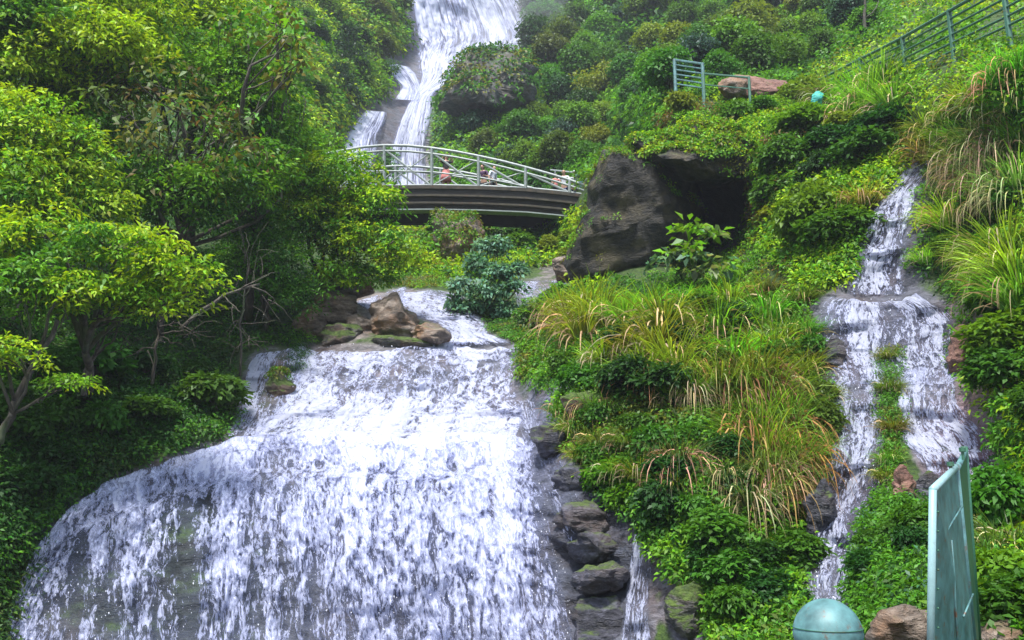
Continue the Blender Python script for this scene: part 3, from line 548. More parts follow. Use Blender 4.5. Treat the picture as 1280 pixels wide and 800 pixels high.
tree('shrub', 'bluish green bush beside the middle cascade under the bridge', V(615,410,25), [(596,330,24.6,16,10),(622,342,24.2,18,10),(578,358,24.4,16,9),(640,362,24.0,14,9),(606,366,24.0,20,9),(622,308,25,14,8),(588,386,24.2,14,8),(630,388,24.0,16,8),(648,338,24.8,9,8),(570,376,24.3,8,7),(606,312,25,8,10)], [(.07,.17,.09), (.10,.22,.14), (.15,.29,.20), (.08,.2,.10)], .13, .07, .26, npad=28, trunk=.05, cat='shrub', up=.5, droop=.1)
tree('shrub', 'pale leaved shrub right of the bluish bush at the back of the mound', V(690,400,23), [(672,392,22.6,26,18),(700,372,22.8,22,14)], [BLG, MG, PL], .11, .05, .22, trunk=.04, cat='shrub', up=.5)
tree('shrub', 'broad leaved pale plant growing below the dark cave', V(870,350,22), [(870,292,21.8,34,12),(858,318,21.6,30,13),(885,335,21.6,34,14),(835,330,21.6,20,14)], [PL, BLG, (.12,.2,.09), BG], .26, .14, .34, npad=14, nl=9, trunk=.04, cat='shrub', up=.85, droop=.3)
# bare slanting trunks and dead twigs of the left bank
def deadtree(label, a, b, r, twigs, n=0):
    t = thing('bare_tree', label, 'bare tree', V(*a)); mb = MB(); pts = limb(mb, V(*a), V(*b), r, r * .5, .05, 8, 7); mb.build('trunk', M_BARK, t, True)
    for (s, e) in twigs:
        m2 = MB(); limb(m2, pts[s], V(*e), r * .45, .006, .12, 7, 5)
        for k in range(3): limb(m2, pts[s].lerp(V(*e), .4 + .2 * k) , V(e[0] + random.uniform(-30, 30), e[1] + random.uniform(-26, 26), e[2]), .012, .004, .1, 4, 4)
        m2.build('branch', M_BARK, t, True)
deadtree('pale bare trunk leaning right at the left edge', (-8,565,14.4), (72,400,15), .075, [(5,(30,380,14.6)),(6,(110,372,15)),(3,(-20,400,14))])
deadtree('short bare trunk in the dark hollow under the layered tree', (105,495,16.5), (130,435,16.8), .06, [(7,(150,395,16)),(6,(100,400,16)),(5,(175,425,16))])
deadtree('tangle of bare twigs hanging above the undergrowth', (190,480,17), (200,400,17), .035, [(7,(160,380,16.5)),(6,(230,400,16.5)),(5,(250,425,16.5)),(4,(215,430,16.5)),(7,(185,360,16.6)),(3,(170,440,16.5)),(6,(260,395,16.8))])
deadtree('long grey bare branch reaching right towards the rocks', (225,412,18), (325,355,18.5), .04, [(6,(345,340,18.6)),(4,(300,390,18)),(7,(350,385,18.6))])
deadtree('dead stems with dry roots hanging beside the falls lip', (300,470,20), (312,330,20), .03, [(2,(296,440,19.8)),(3,(330,440,19.8)),(4,(286,420,19.8)),(5,(325,300,20)),(6,(305,290,20)),(3,(345,400,19.8)),(5,(290,360,19.8))])
# ------------------------------------------------------------------ template shrubs / far trees, copied
def template_tree(nlobes, h, rx, leaf, wid, padr, nl, conifer=False, npd=30):
    Lv = Leaves(); mb = MB(); root = thing('tree', '-', 'tree'); 
    limb(mb, (0, 0, -.1 * h), (0, 0, h * .85), .05 * h, .012 * h, .03, 6, 6)
    if conifer:
        for k in range(9):
            z = h * (.15 + .85 * k / 9); r_ = rx * (1 - k / 9.5); n = int(8 + 14 * (1 - k / 9)); a = rng.random(n) * 6.28
            pc = np.stack([np.cos(a) * r_ * rng.uniform(.3, 1, n), np.sin(a) * r_ * rng.uniform(.3, 1, n), z + rng.normal(0, .03 * h, n)], -1)
            pads(Lv, pc, np.tile([0, 0, 1.], (n, 1)) + rng.normal(0, .2, (n, 3)), padr, nl, leaf, wid, np.ones((n, 3)), .3, .3, .3)
    else:
        for k in range(nlobes):
            a = rng.random() * 6.28; q_ = rng.uniform(0, .55) * rx; c = np.array([math.cos(a) * q_, math.sin(a) * q_, h * rng.uniform(.4, .8)]); lr = rx * rng.uniform(.4, .65)
            limb(mb, (0, 0, h * .25), c, .025 * h, .008 * h, .08, 4, 5)
            n = npd; dr = unit(rng.normal(0, 1, (n, 3)) + np.array([0, 0, .25])); pc = c + dr * rng.uniform(.5, 1.05, (n, 1)) * lr * np.array([1, 1, .85])
            pads(Lv, pc, unit(dr * .5 + np.array([0, 0, .6])), padr * rng.uniform(.6, 1.3, n), nl, leaf, wid, palette([(1, 1, 1), (.75, .8, .8), (1.2, 1.15, 1)], n), .35, .25, .2)
    tr = mb.build('trunk', M_BARK, root, True); cr = Lv.build('crown', M_LEAF, root); return root, [tr, cr]
def place(tpl, name, loc, scale, rz, color, label, cat, group):
    root, kids = tpl; r = root.copy(); C.objects.link(r); r.name = name; r.location = loc; r.rotation_euler = (0, 0, rz); r.scale = scale if hasattr(scale, '__len__') else (scale,) * 3
    for k_ in ('label', 'category', 'group'): 
        if k_ in r: del r[k_]
    tag(r, label, cat, group)
    for ch in kids:
        c = ch.copy(); C.objects.link(c); c.parent = r; c.color = (*color, 1)
        c.name = ch.name.split('.')[0]
    return r
def drop(tpl):
    for o_ in tpl[1] + [tpl[0]]: bpy.data.objects.remove(o_)
TT = [template_tree(6, 1, .62, .075, .045, .17, 22) for _ in range(3)]; TC = template_tree(0, 1, .42, .07, .03, .13, 16, True)
def poisson(poly, n, mind, excl=True):  # keeps the bare far rock face clear
    res = []; xs = [p_[0] for p_ in poly]; ys = [p_[1] for p_ in poly]; tries = 0
    while len(res) < n and tries < n * 60:
        tries += 1; x, y = random.uniform(min(xs), max(xs)), random.uniform(min(ys), max(ys))
        if not bool(inpoly(np.array(x), np.array(y), poly)): continue
        if excl and bool(inwater(np.array([x, x, x]), np.array([y, y - 14, y + 6])).any()): continue
        if ((x - 618) / 68) ** 2 + ((y - 118) / 52) ** 2 < 1: continue
        if any((x - a) ** 2 + (y - b) ** 2 < mind * mind for a, b in res): continue
        res.append((x, y))
    return sorted(res, key=lambda t: -t[1])
CN = {'dark green': DG, 'mid green': MG, 'bright green': BG, 'yellow green': (.2,.29,.018), 'blue green': (.05,.13,.07), 'olive green': (.10, .17, .022)}
def near_phrase(x, y, zone_):
    if zone_ == 'R':
        ft = [((590,120),'the rock bulge by the far fall'),((745,45),'the grey far cliff face'),((860,60),'the green gate frame'),((700,190),'the right end of the bridge'),((960,70),'the reddish rock wall'),((1080,40),'the long stair fence'),((690,10),'the far fall at the top edge'),((800,10),'the thin dark far trunk'),((800,180),'the dark boulder top'),((900,20),'the hazy top edge')]
    else:
        ft = [((440,40),'the dark conifer'),((495,110),'the far side jet'),((440,150),'the left water chute'),((390,100),'the large leaved branch tip'),((400,10),'the top edge left of the fall')]
    best = min(ft, key=lambda t: (t[0][0] - x) ** 2 + (t[0][1] - y) ** 2)
    dx, dy = x - best[0][0], y - best[0][1]
    rel = 'at' if abs(dx) < 12 and abs(dy) < 12 else (('just right of' if dx > 0 else 'just left of') if abs(dx) > abs(dy) else ('just below' if dy > 0 else 'just above'))
    return rel + ' ' + best[1]
def uniq(lab): return lab
for (x, y) in poisson([(560,70),(650,40),(680,-10),(1120,-20),(1100,30),(1010,85),(870,110),(810,150),(760,200),(640,235),(600,190)], 84, 21):
    d = float(D(x, y)); hpx = random.uniform(38, 62) * (1.0 if y < 120 else .85); h = hpx * d / F; cn = random.choice(['dark green', 'mid green', 'mid green', 'bright green', 'bright green', 'blue green', 'olive green', 'yellow green'])
    sz = 'small' if hpx < 42 else 'medium' if hpx < 54 else 'tall'
    place(random.choice(TT), 'far_tree', Vector(P(x, y + hpx * .25).tolist()), h, random.random() * 6.28, [c * random.uniform(.9, 1.25) for c in CN[cn]], uniq(f'{sz} {cn} bushy tree {near_phrase(x, y, "R")}'), 'tree', 'trees on the far slope right of the upper waterfall')
for (x, y) in poisson([(370,0),(500,0),(490,70),(470,130),(420,150),(400,210),(360,160)], 20, 22):
    d = float(D(x, y)); hpx = random.uniform(24, 42); h = hpx * d / F; cn = random.choice(['mid green', 'bright green', 'olive green', 'dark green'])
    place(random.choice(TT), 'far_shrub', Vector(P(x, y + hpx * .25).tolist()), (h * 1.2, h * 1.2, h * .8), random.random() * 6.28, [c * random.uniform(.9, 1.2) for c in CN[cn]], uniq(f'{cn} shrub {near_phrase(x, y, "L")}'), 'shrub', 'shrubs on the far slope left of the upper waterfall')
place(TC, 'conifer', Vector(P(432, 92).tolist()), 66 * 68 / F, 0, (.03, .085, .035), 'dark conical evergreen on the slope left of the upper waterfall', 'tree', None)
place(TC, 'conifer', Vector(P(424, 128).tolist()), (52 * 62 / F * 1.3, 52 * 62 / F * 1.3, 52 * 62 / F), 2, (.035, .09, .045), 'dark rounded evergreen below the conical one', 'tree', None)
# bare dark trunks on the far slope
for (x, y, hp, lab) in [(800,40,52,'thin dark trunk standing out near the top edge'),(1085,50,60,'dark mossy trunk behind the stair fence')]:
    t = thing('bare_tree', lab, 'tree', P(x, y).tolist()); d = float(D(x, y)); mb = MB(); h = hp * d / F; b0 = Vector(P(x, y).tolist()); limb(mb, b0, b0 + Vector((.02 * h, 0, h)), .045 * h, .02 * h, .04, 7, 7); limb(mb, b0 + Vector((0, 0, .5 * h)), b0 + Vector((.3 * h, 0, .9 * h)), .02 * h, .006 * h)
    mb.build('trunk', M_BARK, t, True)
# shrubs in the near banks
TS = [template_tree(5, 1, .62, .14, .07, .24, 26, npd=16) for _ in range(2)]
def shrubs(poly, n, mind, hr, cns, lab, grp):
    for (x, y) in poisson(poly, n, mind):
        d = float(D(x, y)); h = random.uniform(*hr); cn = random.choice(cns)
        place(random.choice(TS), 'shrub', Vector(P(x, y).tolist()), (h * random.uniform(.85, 1.5), h * 1.1, h * random.uniform(.7, 1.15)), random.random() * 6.28, [c * random.uniform(.9, 1.2) for c in CN[cn]], uniq(f'{cn} shrub {lab(x, y)}'), 'shrub', grp)
def pos_ledge(x, y): return ('beside the reddish rock wall' if x < 960 and y < 150 else 'on the ledge over the dark boulder' if x < 930 else 'under the lower end of the stair fence' if y < 170 else 'on the bank left of the right fall') + (' close by' if x > 1040 else '')
shrubs([(830,135),(1010,125),(1120,120),(1120,180),(1060,330),(960,320),(950,220),(850,195)], 18, 34, (.7, 1.2), ['bright green', 'mid green', 'yellow green', 'dark green'], pos_ledge, 'shrubs on the ledge above the boulder')
def pos_mound(x, y): return ('on the mound front' if y < 640 else 'at the mound foot') + (' by the grey slab' if x < 820 else ' by the right fall' if x > 950 else ' below the grass clumps')
shrubs([(720,520),(900,560),(1000,620),(990,790),(900,790),(860,720),(800,640),(730,590)], 20, 38, (.45, .75), ['mid green', 'dark green', 'bright green'], pos_mound, 'shrubs on the front of the mound')
def pos_right(x, y): return ('behind the green metal panel' if y > 620 else 'on the right bank below dry grass' if y > 240 else 'high on the right bank under the fence') + (' at the edge' if x > 1250 else '')
shrubs([(1180,270),(1280,120),(1300,560),(1240,500),(1200,370)], 10, 42, (.5, .9), ['mid green', 'bright green', 'dark green'], pos_right, 'shrubs on the right bank')
shrubs([(1235,690),(1290,650),(1290,790),(1240,800)], 4, 34, (.5, .65), ['mid green', 'bright green'], pos_right, 'shrubs on the right bank')
shrubs([(690,470),(720,520),(745,600),(790,650),(815,680),(800,640),(760,590),(740,520),(705,470)], 9, 26, (.4, .65), ['dark green', 'mid green', 'bright green'], lambda x, y: 'overhanging the dark wet rocks' + (' low down' if y > 600 else ''), 'shrubs along the slab edge')
shrubs([(760,400),(960,400),(990,500),(900,520),(760,500)], 9, 42, (.55, .85), ['dark green', 'mid green'], lambda x, y: 'among the grass clumps on the mound', 'shrubs among the grass clumps')
shrubs([(1095,665),(1150,655),(1155,745),(1085,755)], 5, 26, (.3, .5), ['mid green', 'dark green', 'bright green'], lambda x, y: 'left of the green metal barrier', 'shrubs beside the metal barrier')
shrubs([(1010,440),(1045,430),(1045,540),(1010,560)], 3, 34, (.5, .7), ['mid green', 'olive green'], lambda x, y: 'between the grass clumps and the right hand fall', 'shrubs beside the right hand fall')
shrubs([(0,480),(230,460),(270,520),(130,580),(0,650)], 14, 44, (.6, 1.0), ['dark green', 'mid green'], lambda x, y: ('at the left edge of the bank' if x < 70 else 'under the bare twigs' if x < 190 else 'near the left rim of the big fall') + (' low down' if y > 540 else ''), 'shrubs in the shade of the left bank')
shrubs([(650,300),(725,300),(735,340),(690,345),(640,315)], 6, 24, (.6, 1.0), ['bright green', 'yellow green', 'mid green'], lambda x, y: 'growing under the right end of the bridge', 'shrubs under the bridge')
shrubs([(500,285),(545,285),(560,330),(510,335)], 3, 24, (.9, 1.3), ['bright green', 'olive green'], lambda x, y: 'beside the brown rocks under the bridge', 'shrubs under the bridge')
for t_ in TT + [TC] + TS: drop(t_)
# ------------------------------------------------------------------ grass tussocks
def blades(n, L, w, spread, col, lean=(0, 0, 0), hang=0.0, var=.38, seg=5, rise=0.0):
    a = rng.random(n) * 2 * math.pi; q_ = rng.random(n) ** .6 * spread; out_ = np.stack([np.cos(a), np.sin(a), 0 * a], -1)
    b = out_ * (q_[:, None]) * (.25 + rise * .4) + np.array([0, 0, 1.]) * (rng.random(n) * rise)[:, None]; l = L * rng.uniform(.55, 1.15, n); el = rng.uniform(.35, 1.0, n) * spread
    d0 = unit(out_ * el[:, None] + np.array([0, 0, 1.0]) * (1 - hang) + np.array(lean)); v = []; p_ = b.copy(); d = d0.copy(); side = unit(np.cross(d0, out_ + rng.normal(0, .4, (n, 3)) + np.array([0, 0, .01])))
    curl = rng.uniform(.15, .75, n)[:, None] * (1 + hang * 2.2)
    for k in range(seg + 1):
        t = k / seg; wd = (w * (1 - t ** 1.6) + .0015) * rng.uniform(.95, 1.05, n)
        v.append(p_ - side * wd[:, None] * .5); v.append(p_ + side * wd[:, None] * .5)
        p_ = p_ + d * (l / seg)[:, None]; d = unit(d + np.array([0, 0, -1.]) * curl * (.4 + t) * 1.15)
    v = np.stack(v, 1); m = (seg + 1) * 2
    f = np.array([[2 * k, 2 * k + 1, 2 * k + 3, 2 * k + 2] for k in range(seg)]); f = (f[None] + (np.arange(n) * m)[:, None, None]).reshape(-1, 4)
    c = np.array(col)[None] * (1 + rng.normal(0, var, (n, 1))).clip(.4, 1.8) * (1 + rng.normal(0, .07, (n, 3))); c = np.repeat(c, m, 0)
    return v.reshape(-1, 3), f, c
def tuft_tpl(n, L, w, spread, ndry, hang):
    root = thing('grass', '-', 'grass'); v, f, c = blades(n, L, w, spread, (1, 1, 1)); k1 = mesh_obj('blades', v, f, M_GRASS, root, col=c.clip(.1, 2)); kids = [k1]
    if ndry:
        v, f, c = blades(ndry, L * .9, w, spread, (1, 1, 1), (0, -.22, -.12), hang, rise=.42); kids.append(mesh_obj('dead_blades', v, f, M_DRY, root, col=c.clip(.1, 2)))
    return root, kids
TG = [tuft_tpl(230, 1.0, .031, 1.0, 45, .8) for _ in range(4)]; TH = [tuft_tpl(190, 1.0, .021, 1.0, 120, .9) for _ in range(2)]; TF = [tuft_tpl(300, 1.0, .026, 1.2, 30, .6) for _ in range(2)]
GREEN = (.19, .36, .022); PALE = (.22, .30, .10); DULL = (.12, .22, .02)
def grass(spec, labf, grp, green=GREEN, dry=ST, tp=TG):
    for i, (x, y, h) in enumerate(spec):
        r = place(random.choice(tp), 'grass_tussock', Vector(P(x, y, .05).tolist()), (h, h, h * random.uniform(.9, 1.1)), random.uniform(-1.1, 1.1), [c * random.uniform(.6, 1.2) for c in green], labf(i, x, y), 'grass', grp)
        for ch in r.children:
            if ch.name.startswith('dead'): ch.color = (*[c * random.uniform(.8, 1.2) for c in dry], 1)
def gl(x, y):
    return ('at the back of the mound' if y < 400 else 'on the mound crest' if y < 470 else 'high on the mound front') + (' by the main fall' if x < 740 else ' left of centre' if x < 830 else ' near its middle' if x < 930 else ' by the right fall')
main_g = [(x, y, random.uniform(.6, 1.25)) for (x, y) in poisson([(690,400),(740,375),(780,400),(850,385),(960,395),(1010,470),(980,520),(900,505),(800,500),(760,470),(700,440)], 30, 29, False)]
grass(main_g, lambda i, x, y: uniq(f'bright grass clump {gl(x, y)}'), 'bright grass clumps on the mound')
grass([(715,410,1.15),(735,400,1.2),(690,405,.9),(705,395,1.0)], lambda i, x, y: uniq('long grass clump with pale stems by the falls corner'), 'bright grass clumps on the mound')
grass([(945,490,1.35),(962,520,1.35),(955,575,1.25),(972,625,1.0),(988,545,1.2),(850,480,1.0),(868,478,.9),(935,500,1.25),(960,540,1.3),(985,560,1.25),(975,600,1.1),(945,560,1.2),(1000,590,1.0),(925,470,1.0)], lambda i, x, y: uniq('grass clump with hanging rust brown leaves right on the mound'), 'rusty hanging grass clumps', (.16, .29, .03), (.30, .15, .06), TH)
grass([(850,590,.9),(740,520,.7),(870,500,.8),(940,640,.9),(960,610,1.0),(905,610,.7)], lambda i, x, y: uniq('drooping straw coloured grass clump on the mound front'), 'rusty hanging grass clumps', (.13, .2, .05), ST, TH)
grass([(720,545,.6),(750,560,.6),(735,580,.55),(770,600,.6),(700,520,.5),(785,560,.6),(760,520,.6),(800,600,.6),(820,570,.6),(845,620,.6)], lambda i, x, y: uniq('short drooping green grass tuft by the wet slab'), 'short grass tufts by the slab', DULL, ST, TF)
rs = [(x, y, random.uniform(.6, 1.0)) for (x, y) in poisson([(1150,165),(1280,95),(1290,240),(1215,220),(1160,200)], 24, 24, False)]
def rl(x, y): return ('directly under the stair fence' if y < 120 else 'high on the right bank') + (' at the right edge' if x > 1245 else ' by the right fall' if x < 1195 else ' midway across')
grass(rs, lambda i, x, y: uniq(f'tall green grass clump {rl(x, y)}'), 'grass clumps high on the right bank', (.2, .35, .03))
grass([(1210,215,1.1),(1250,200,1.2),(1235,265,1.1),(1225,205,1.2),(1260,215,1.3),(1240,240,1.1),(1275,250,1.2),(1215,230,1.0),(1265,190,1.2)], lambda i, x, y: uniq('straw pale dead grass clump hanging on the right bank'), 'dead grass clumps on the right bank', (.2, .3, .07), (.40, .30, .18), TH)
grass([(1190,285,.9),(1080,262,.8),(1260,330,1.2),(1275,350,1.1),(1245,360,.8),(1215,330,.6),(1160,330,.5),(1280,385,1.0)], lambda i, x, y: uniq('arching grass clump ' + ('beside the right hand fall' if x < 1200 else 'on the right bank below the dead grass')), 'arching grass clumps around the right hand fall', (.22, .38, .03), ST, TF)
grass([(985,430,.7),(1010,420,.6),(1005,380,.6),(960,370,.7),(1030,500,.5)], lambda i, x, y: uniq('small grass clump beside the ledge of the right hand fall'), 'small grass clumps beside the right hand fall', DULL, ST, TF)
grass([(1110,450,.35),(1112,490,.4),(1116,540,.4),(1112,580,.35),(1108,600,.35)], lambda i, x, y: uniq('mossy grass tuft between both arms of the right fall'), 'mossy tufts dividing the right hand fall', DULL, ST, TF)
grass([(x, y, random.uniform(1.0, 1.6)) for (x, y) in [(1070,120),(1090,135),(1120,140),(1040,135),(1075,150),(1105,115)]], lambda i, x, y: uniq('upright grass clump at the foot of the stair fence'), 'grass clumps at the stair fence', (.2, .36, .025), ST, TG)
grass([(x, y, random.uniform(.4, .6)) for (x, y) in [(1225,640),(1245,660),(1262,640),(1240,700),(1270,690)]], lambda i, x, y: uniq('leafy green tuft behind the green metal panel'), 'leafy tufts behind the metal panel', (.10, .21, .03), ST, TF)
for t_ in TG + TH + TF: drop(t_)
# ------------------------------------------------------------------ rocks
def pillow(name, label, outline, d, thick, mat, nr=14, amp=.12, freq=1.2, cat='rock', group=None, tilt=0.0, bulge=1.0, cutlo=.78, seed=1):
    """closed rock from a silhouette: front bulges to the viewer, rear away"""
    ol = np.array(outline, float); 
    # densify
    seg = np.linalg.norm(np.roll(ol, -1, 0) - ol, axis=1); cum = np.concatenate([[0], np.cumsum(seg)]); N = 180; tt = np.linspace(0, cum[-1], N, endpoint=False)
    olc = np.vstack([ol, ol[:1]]); ox = np.interp(tt, cum, olc[:, 0]); oy = np.interp(tt, cum, olc[:, 1]); cx, cy = ox.mean(), oy.mean()
    V_ = []; 
    prof = [(math.sin(a), math.cos(a)) for a in np.linspace(0, math.pi, 4 * nr + 1)]
    for (s_, c_) in prof[1:-1]:
        s2 = s_ ** .75; px = cx + (ox - cx) * s2; py = cy + (oy - cy) * s2
        dd = d - c_ * thick * .5 * bulge + tilt * (cy - py) / F * d
        V_.append(at(px, py, dd))
    V_ = np.array(V_); c0 = at(cx, cy, d - thick * .5 * bulge); c1 = at(cx, cy, d + thick * .5 * bulge)
    v = np.vstack([c0[None], V_.reshape(-1, 3), c1[None]]); ctr = v.mean(0)
    dirn = unit(v - ctr)
    rs_ = np.random.default_rng(seed + 50)
    for _ in range(34):
        pn_ = unit(rs_.normal(0, 1, 3) * np.array([1, 1, .8])); pr_ = (v - ctr) @ pn_; cut = pr_.max() * rs_.uniform(cutlo, .97); ex = np.clip(pr_ - cut, 0, None); v = v - pn_[None] * (ex * .8)[:, None]
    n1 = fbm(v * freq + seed * 7, 4, seed); rid = 1 - np.abs(fbm(v * freq * 1.1 + 31 + seed, 3, seed + 9)) * 2
    lay = fbm(v * np.array([.7, .7, 4]) * freq * 1.6 + seed, 3, seed + 3)
    v = v + dirn * ((n1 * 1.0 + (rid - .6) * .9 + lay * .5 + fbm(v * freq * 5, 3, seed + 4) * .35) * amp)[:, None]
    f = []; m = len(V_)
    for k in range(N): f.append((0, 1 + (k + 1) % N, 1 + k))
    for i in range(m - 1):
        for k in range(N): f.append((1 + i * N + k, 1 + i * N + (k + 1) % N, 1 + (i + 1) * N + (k + 1) % N, 1 + (i + 1) * N + k))
    l = 1 + (m - 1) * N; e = 1 + m * N
    for k in range(N): f.append((l + k, l + (k + 1) % N, e))
    base = v[v[:, 2].argmin()]
    o = mesh_obj(name, v - base, f, mat); o.location = base.tolist()
    for p_ in o.data.polygons: p_.use_smooth = True
    tag(o, label, cat, group); return o
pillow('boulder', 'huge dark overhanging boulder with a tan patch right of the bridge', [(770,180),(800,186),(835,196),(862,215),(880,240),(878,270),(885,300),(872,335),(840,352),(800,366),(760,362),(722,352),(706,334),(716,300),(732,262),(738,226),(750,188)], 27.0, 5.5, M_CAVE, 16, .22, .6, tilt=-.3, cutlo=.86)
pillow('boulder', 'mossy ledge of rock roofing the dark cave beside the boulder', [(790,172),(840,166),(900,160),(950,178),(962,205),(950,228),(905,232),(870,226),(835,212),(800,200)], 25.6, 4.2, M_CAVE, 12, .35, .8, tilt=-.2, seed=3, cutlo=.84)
pillow('rock', 'low reddish brown rock wall above the leafy ledge', [(892,96),(920,94),(955,98),(995,102),(996,124),(960,130),(910,122),(893,112)], 31, 2.2, M_RED, 9, .18, 1.1, seed=4)
pillow('rock', 'rounded brown rock under the green gate frame', [(896,100),(915,94),(932,100),(934,116),(918,124),(898,118)], 30, 1.4, M_BROWN, 8, .12, 1.3, seed=5)
def rock_moss(o, n, zmin, label, leaf=.07, wid=.035, cols=(MG, BG, OL), r=.2, nl=24, xlim=None):
    me = o.data; k = len(me.polygons); c = np.empty(k * 3); me.polygons.foreach_get('center', c); nn = np.empty(k * 3); me.polygons.foreach_get('normal', nn); ar = np.empty(k); me.polygons.foreach_get('area', ar)
    c = c.reshape(-1, 3) + np.array(o.location); nn = nn.reshape(-1, 3); wgt = ar * np.clip(nn[:, 2] - zmin, 0, 1) * (nn[:, 1] < .6) * (fbm(c / .9, 3, 61) > -.12)
    if xlim is not None: wgt = wgt * (c[:, 0] < xlim)
    i = rng.choice(k, n, p=wgt / wgt.sum()); Lv = Leaves(); cc = palette(cols, n)
    pads(Lv, c[i] + nn[i] * .05, unit(nn[i] + np.array([0, 0, .5])), r * rng.uniform(.5, 1.4, n), nl, leaf, wid, cc, .4)
    q_ = Lv.build('moss', M_LEAF); tag(q_, label, 'moss', kind='stuff')
B1 = [o_ for o_ in C.objects if o_.name == 'boulder'][0]; B2 = [o_ for o_ in C.objects if o_.name == 'boulder.001'][0]
rock_moss(B2, 1000, -.25, 'moss and small leaves covering the ledge over the cave', .10, .05, (MG, BG, OL, YG, BG), .26, 26)
rock_moss(B1, 520, .05, 'moss along the top and left rim of the dark boulder', .07, .035, (MG, OL, BG), .14, 22)
ROCKS = [
 ('pointed brown rock splitting the flow above the falls lip', [(455,395),(478,372),(494,366),(502,378),(520,398),(534,412),(528,428),(500,432),(462,428)], 22.6, 1.6, M_BROWN),
 ('jagged brown rock just left of the pointed one', [(436,392),(452,380),(462,396),(470,420),(452,432),(434,424)], 22.9, 1.0, M_BROWN),
 ('low grey brown ledge under the pointed rock', [(440,424),(490,420),(540,424),(552,432),(500,440),(446,438)], 21.9, .9, M_ROCK),
 ('rusty rock above the left end of the lip', [(372,402),(392,388),(404,400),(402,420),(384,428),(370,420)], 22.9, .9, M_BROWN),
 ('flat tan rock right of the pointed one at the lip', [(510,410),(530,406),(555,414),(566,424),(548,430),(518,430)], 21.9, .9, M_BROWN),
 ('dark grey rock left of the pointed one at the lip', [(396,412),(420,402),(446,406),(456,420),(448,432),(405,434)], 22.3, 1.0, M_ROCK),
 ('orange brown broken rock above the dark grey one', [(388,380),(410,366),(440,372),(448,392),(430,406),(395,404)], 23.4, 1.2, M_BROWN),
 ('pale slab behind the broken rocks', [(398,356),(430,346),(462,344),(472,356),(456,370),(410,374)], 24.6, 1.2, M_BROWN),
 ('green stained rock inside the middle cascade', [(560,376),(570,374),(576,392),(570,402),(560,396)], 24.8, .5, M_ROCK),
 ('brown upright rock face under the bridge deck', [(545,272),(570,268),(598,274),(604,300),(585,322),(556,328),(546,300)], 33, 2.2, M_BROWN),
 ('dark rock in the hollow under the left of the bridge', [(498,296),(520,290),(545,300),(548,328),(525,340),(500,328)], 33.5, 1.8, M_ROCK),
 ('small brown rock below the right end of the bridge', [(694,322),(710,318),(718,334),(712,350),(696,346)], 28.5, .9, M_BROWN),
 ('mossy grey rock beside the left rim of the lip', [(332,478),(342,462),(358,464),(366,484),(360,508),(344,514),(332,500)], 20.4, .6, M_ROCK),
 ('mossy dark rock bulge beside the upper waterfall', [(552,92),(578,72),(618,64),(662,64),(694,80),(684,112),(650,140),(612,152),(572,148),(546,124)], 62, 8, M_FARROCK),
 ('grey purple rock buried in the mound edge', [(700,498),(730,492),(750,500),(742,512),(712,512)], 16.2, .5, M_ROCK),
 ('pinkish rock between the arms of the right hand fall', [(1118,590),(1134,580),(1142,604),(1138,636),(1122,642),(1114,616)], 11.6, .5, M_RED),
 ('wet brown rock at the bottom edge left of the metal panel', [(1080,790),(1110,768),(1150,758),(1172,770),(1175,815),(1085,820)], 7.4, .8, M_BROWN),
 ('tan rock at the bottom edge right of the metal panel', [(1215,800),(1240,786),(1275,784),(1300,800),(1290,830),(1220,830)], 6.3, .6, M_BROWN),
 ('reddish wet rock face right of the right hand fall', [(1190,400),(1215,385),(1232,410),(1236,460),(1222,510),(1200,520),(1188,470)], 14.9, 1.0, M_RED),
 ('dark layered rock poking out at the foot of the mound', [(835,735),(860,720),(885,730),(905,760),(895,790),(850,800),(830,775)], 11.8, .9, M_ROCK),
 ('dark wet rock plate beside the lower right edge of the main fall', [(704,640),(735,632),(768,650),(775,668),(740,676),(708,664)], 14.2, .8, M_WET),
 ('long dark wet rock plate above the trickle', [(716,672),(752,668),(790,684),(792,700),(750,704),(720,694)], 13.7, .8, M_WET),
 ('low wet rock plate left of the trickle', [(724,712),(760,706),(786,720),(782,742),(745,744),(726,732)], 13.3, .8, M_WET),
 ('blocky wet rock at the bottom edge left of the trickle', [(728,752),(765,746),(782,764),(776,800),(735,806),(724,776)], 13.0, .9, M_WET),
 ('purplish wet rock ledge at mid height beside the main fall', [(688,590),(720,580),(748,598),(752,618),(718,626),(692,612)], 15.1, .7, M_WET),
 ('upper wet rock ledge beside the main fall', [(664,540),(700,528),(722,542),(720,562),(690,570),(668,558)], 16.3, .6, M_WET),
 ('dark wet rock left of the lower right hand fall', [(1004,640),(1018,600),(1034,590),(1040,620),(1034,670),(1012,690)], 12.6, .6, M_WET),
 ('dark rock splitting the right hand fall below its ledge', [(1020,430),(1040,415),(1058,428),(1056,455),(1034,466),(1020,452)], 16.2, .6, M_WET),
 ('wet rock under the spill behind the metal barrier', [(1140,600),(1165,592),(1180,612),(1172,634),(1148,636)], 11.9, .5, M_WET),
 ('grey cliff face on the far slope right of the waterfall', [(712,40),(730,22),(752,26),(760,48),(748,72),(725,80),(710,64)], 82, 7, M_ROCK),
]
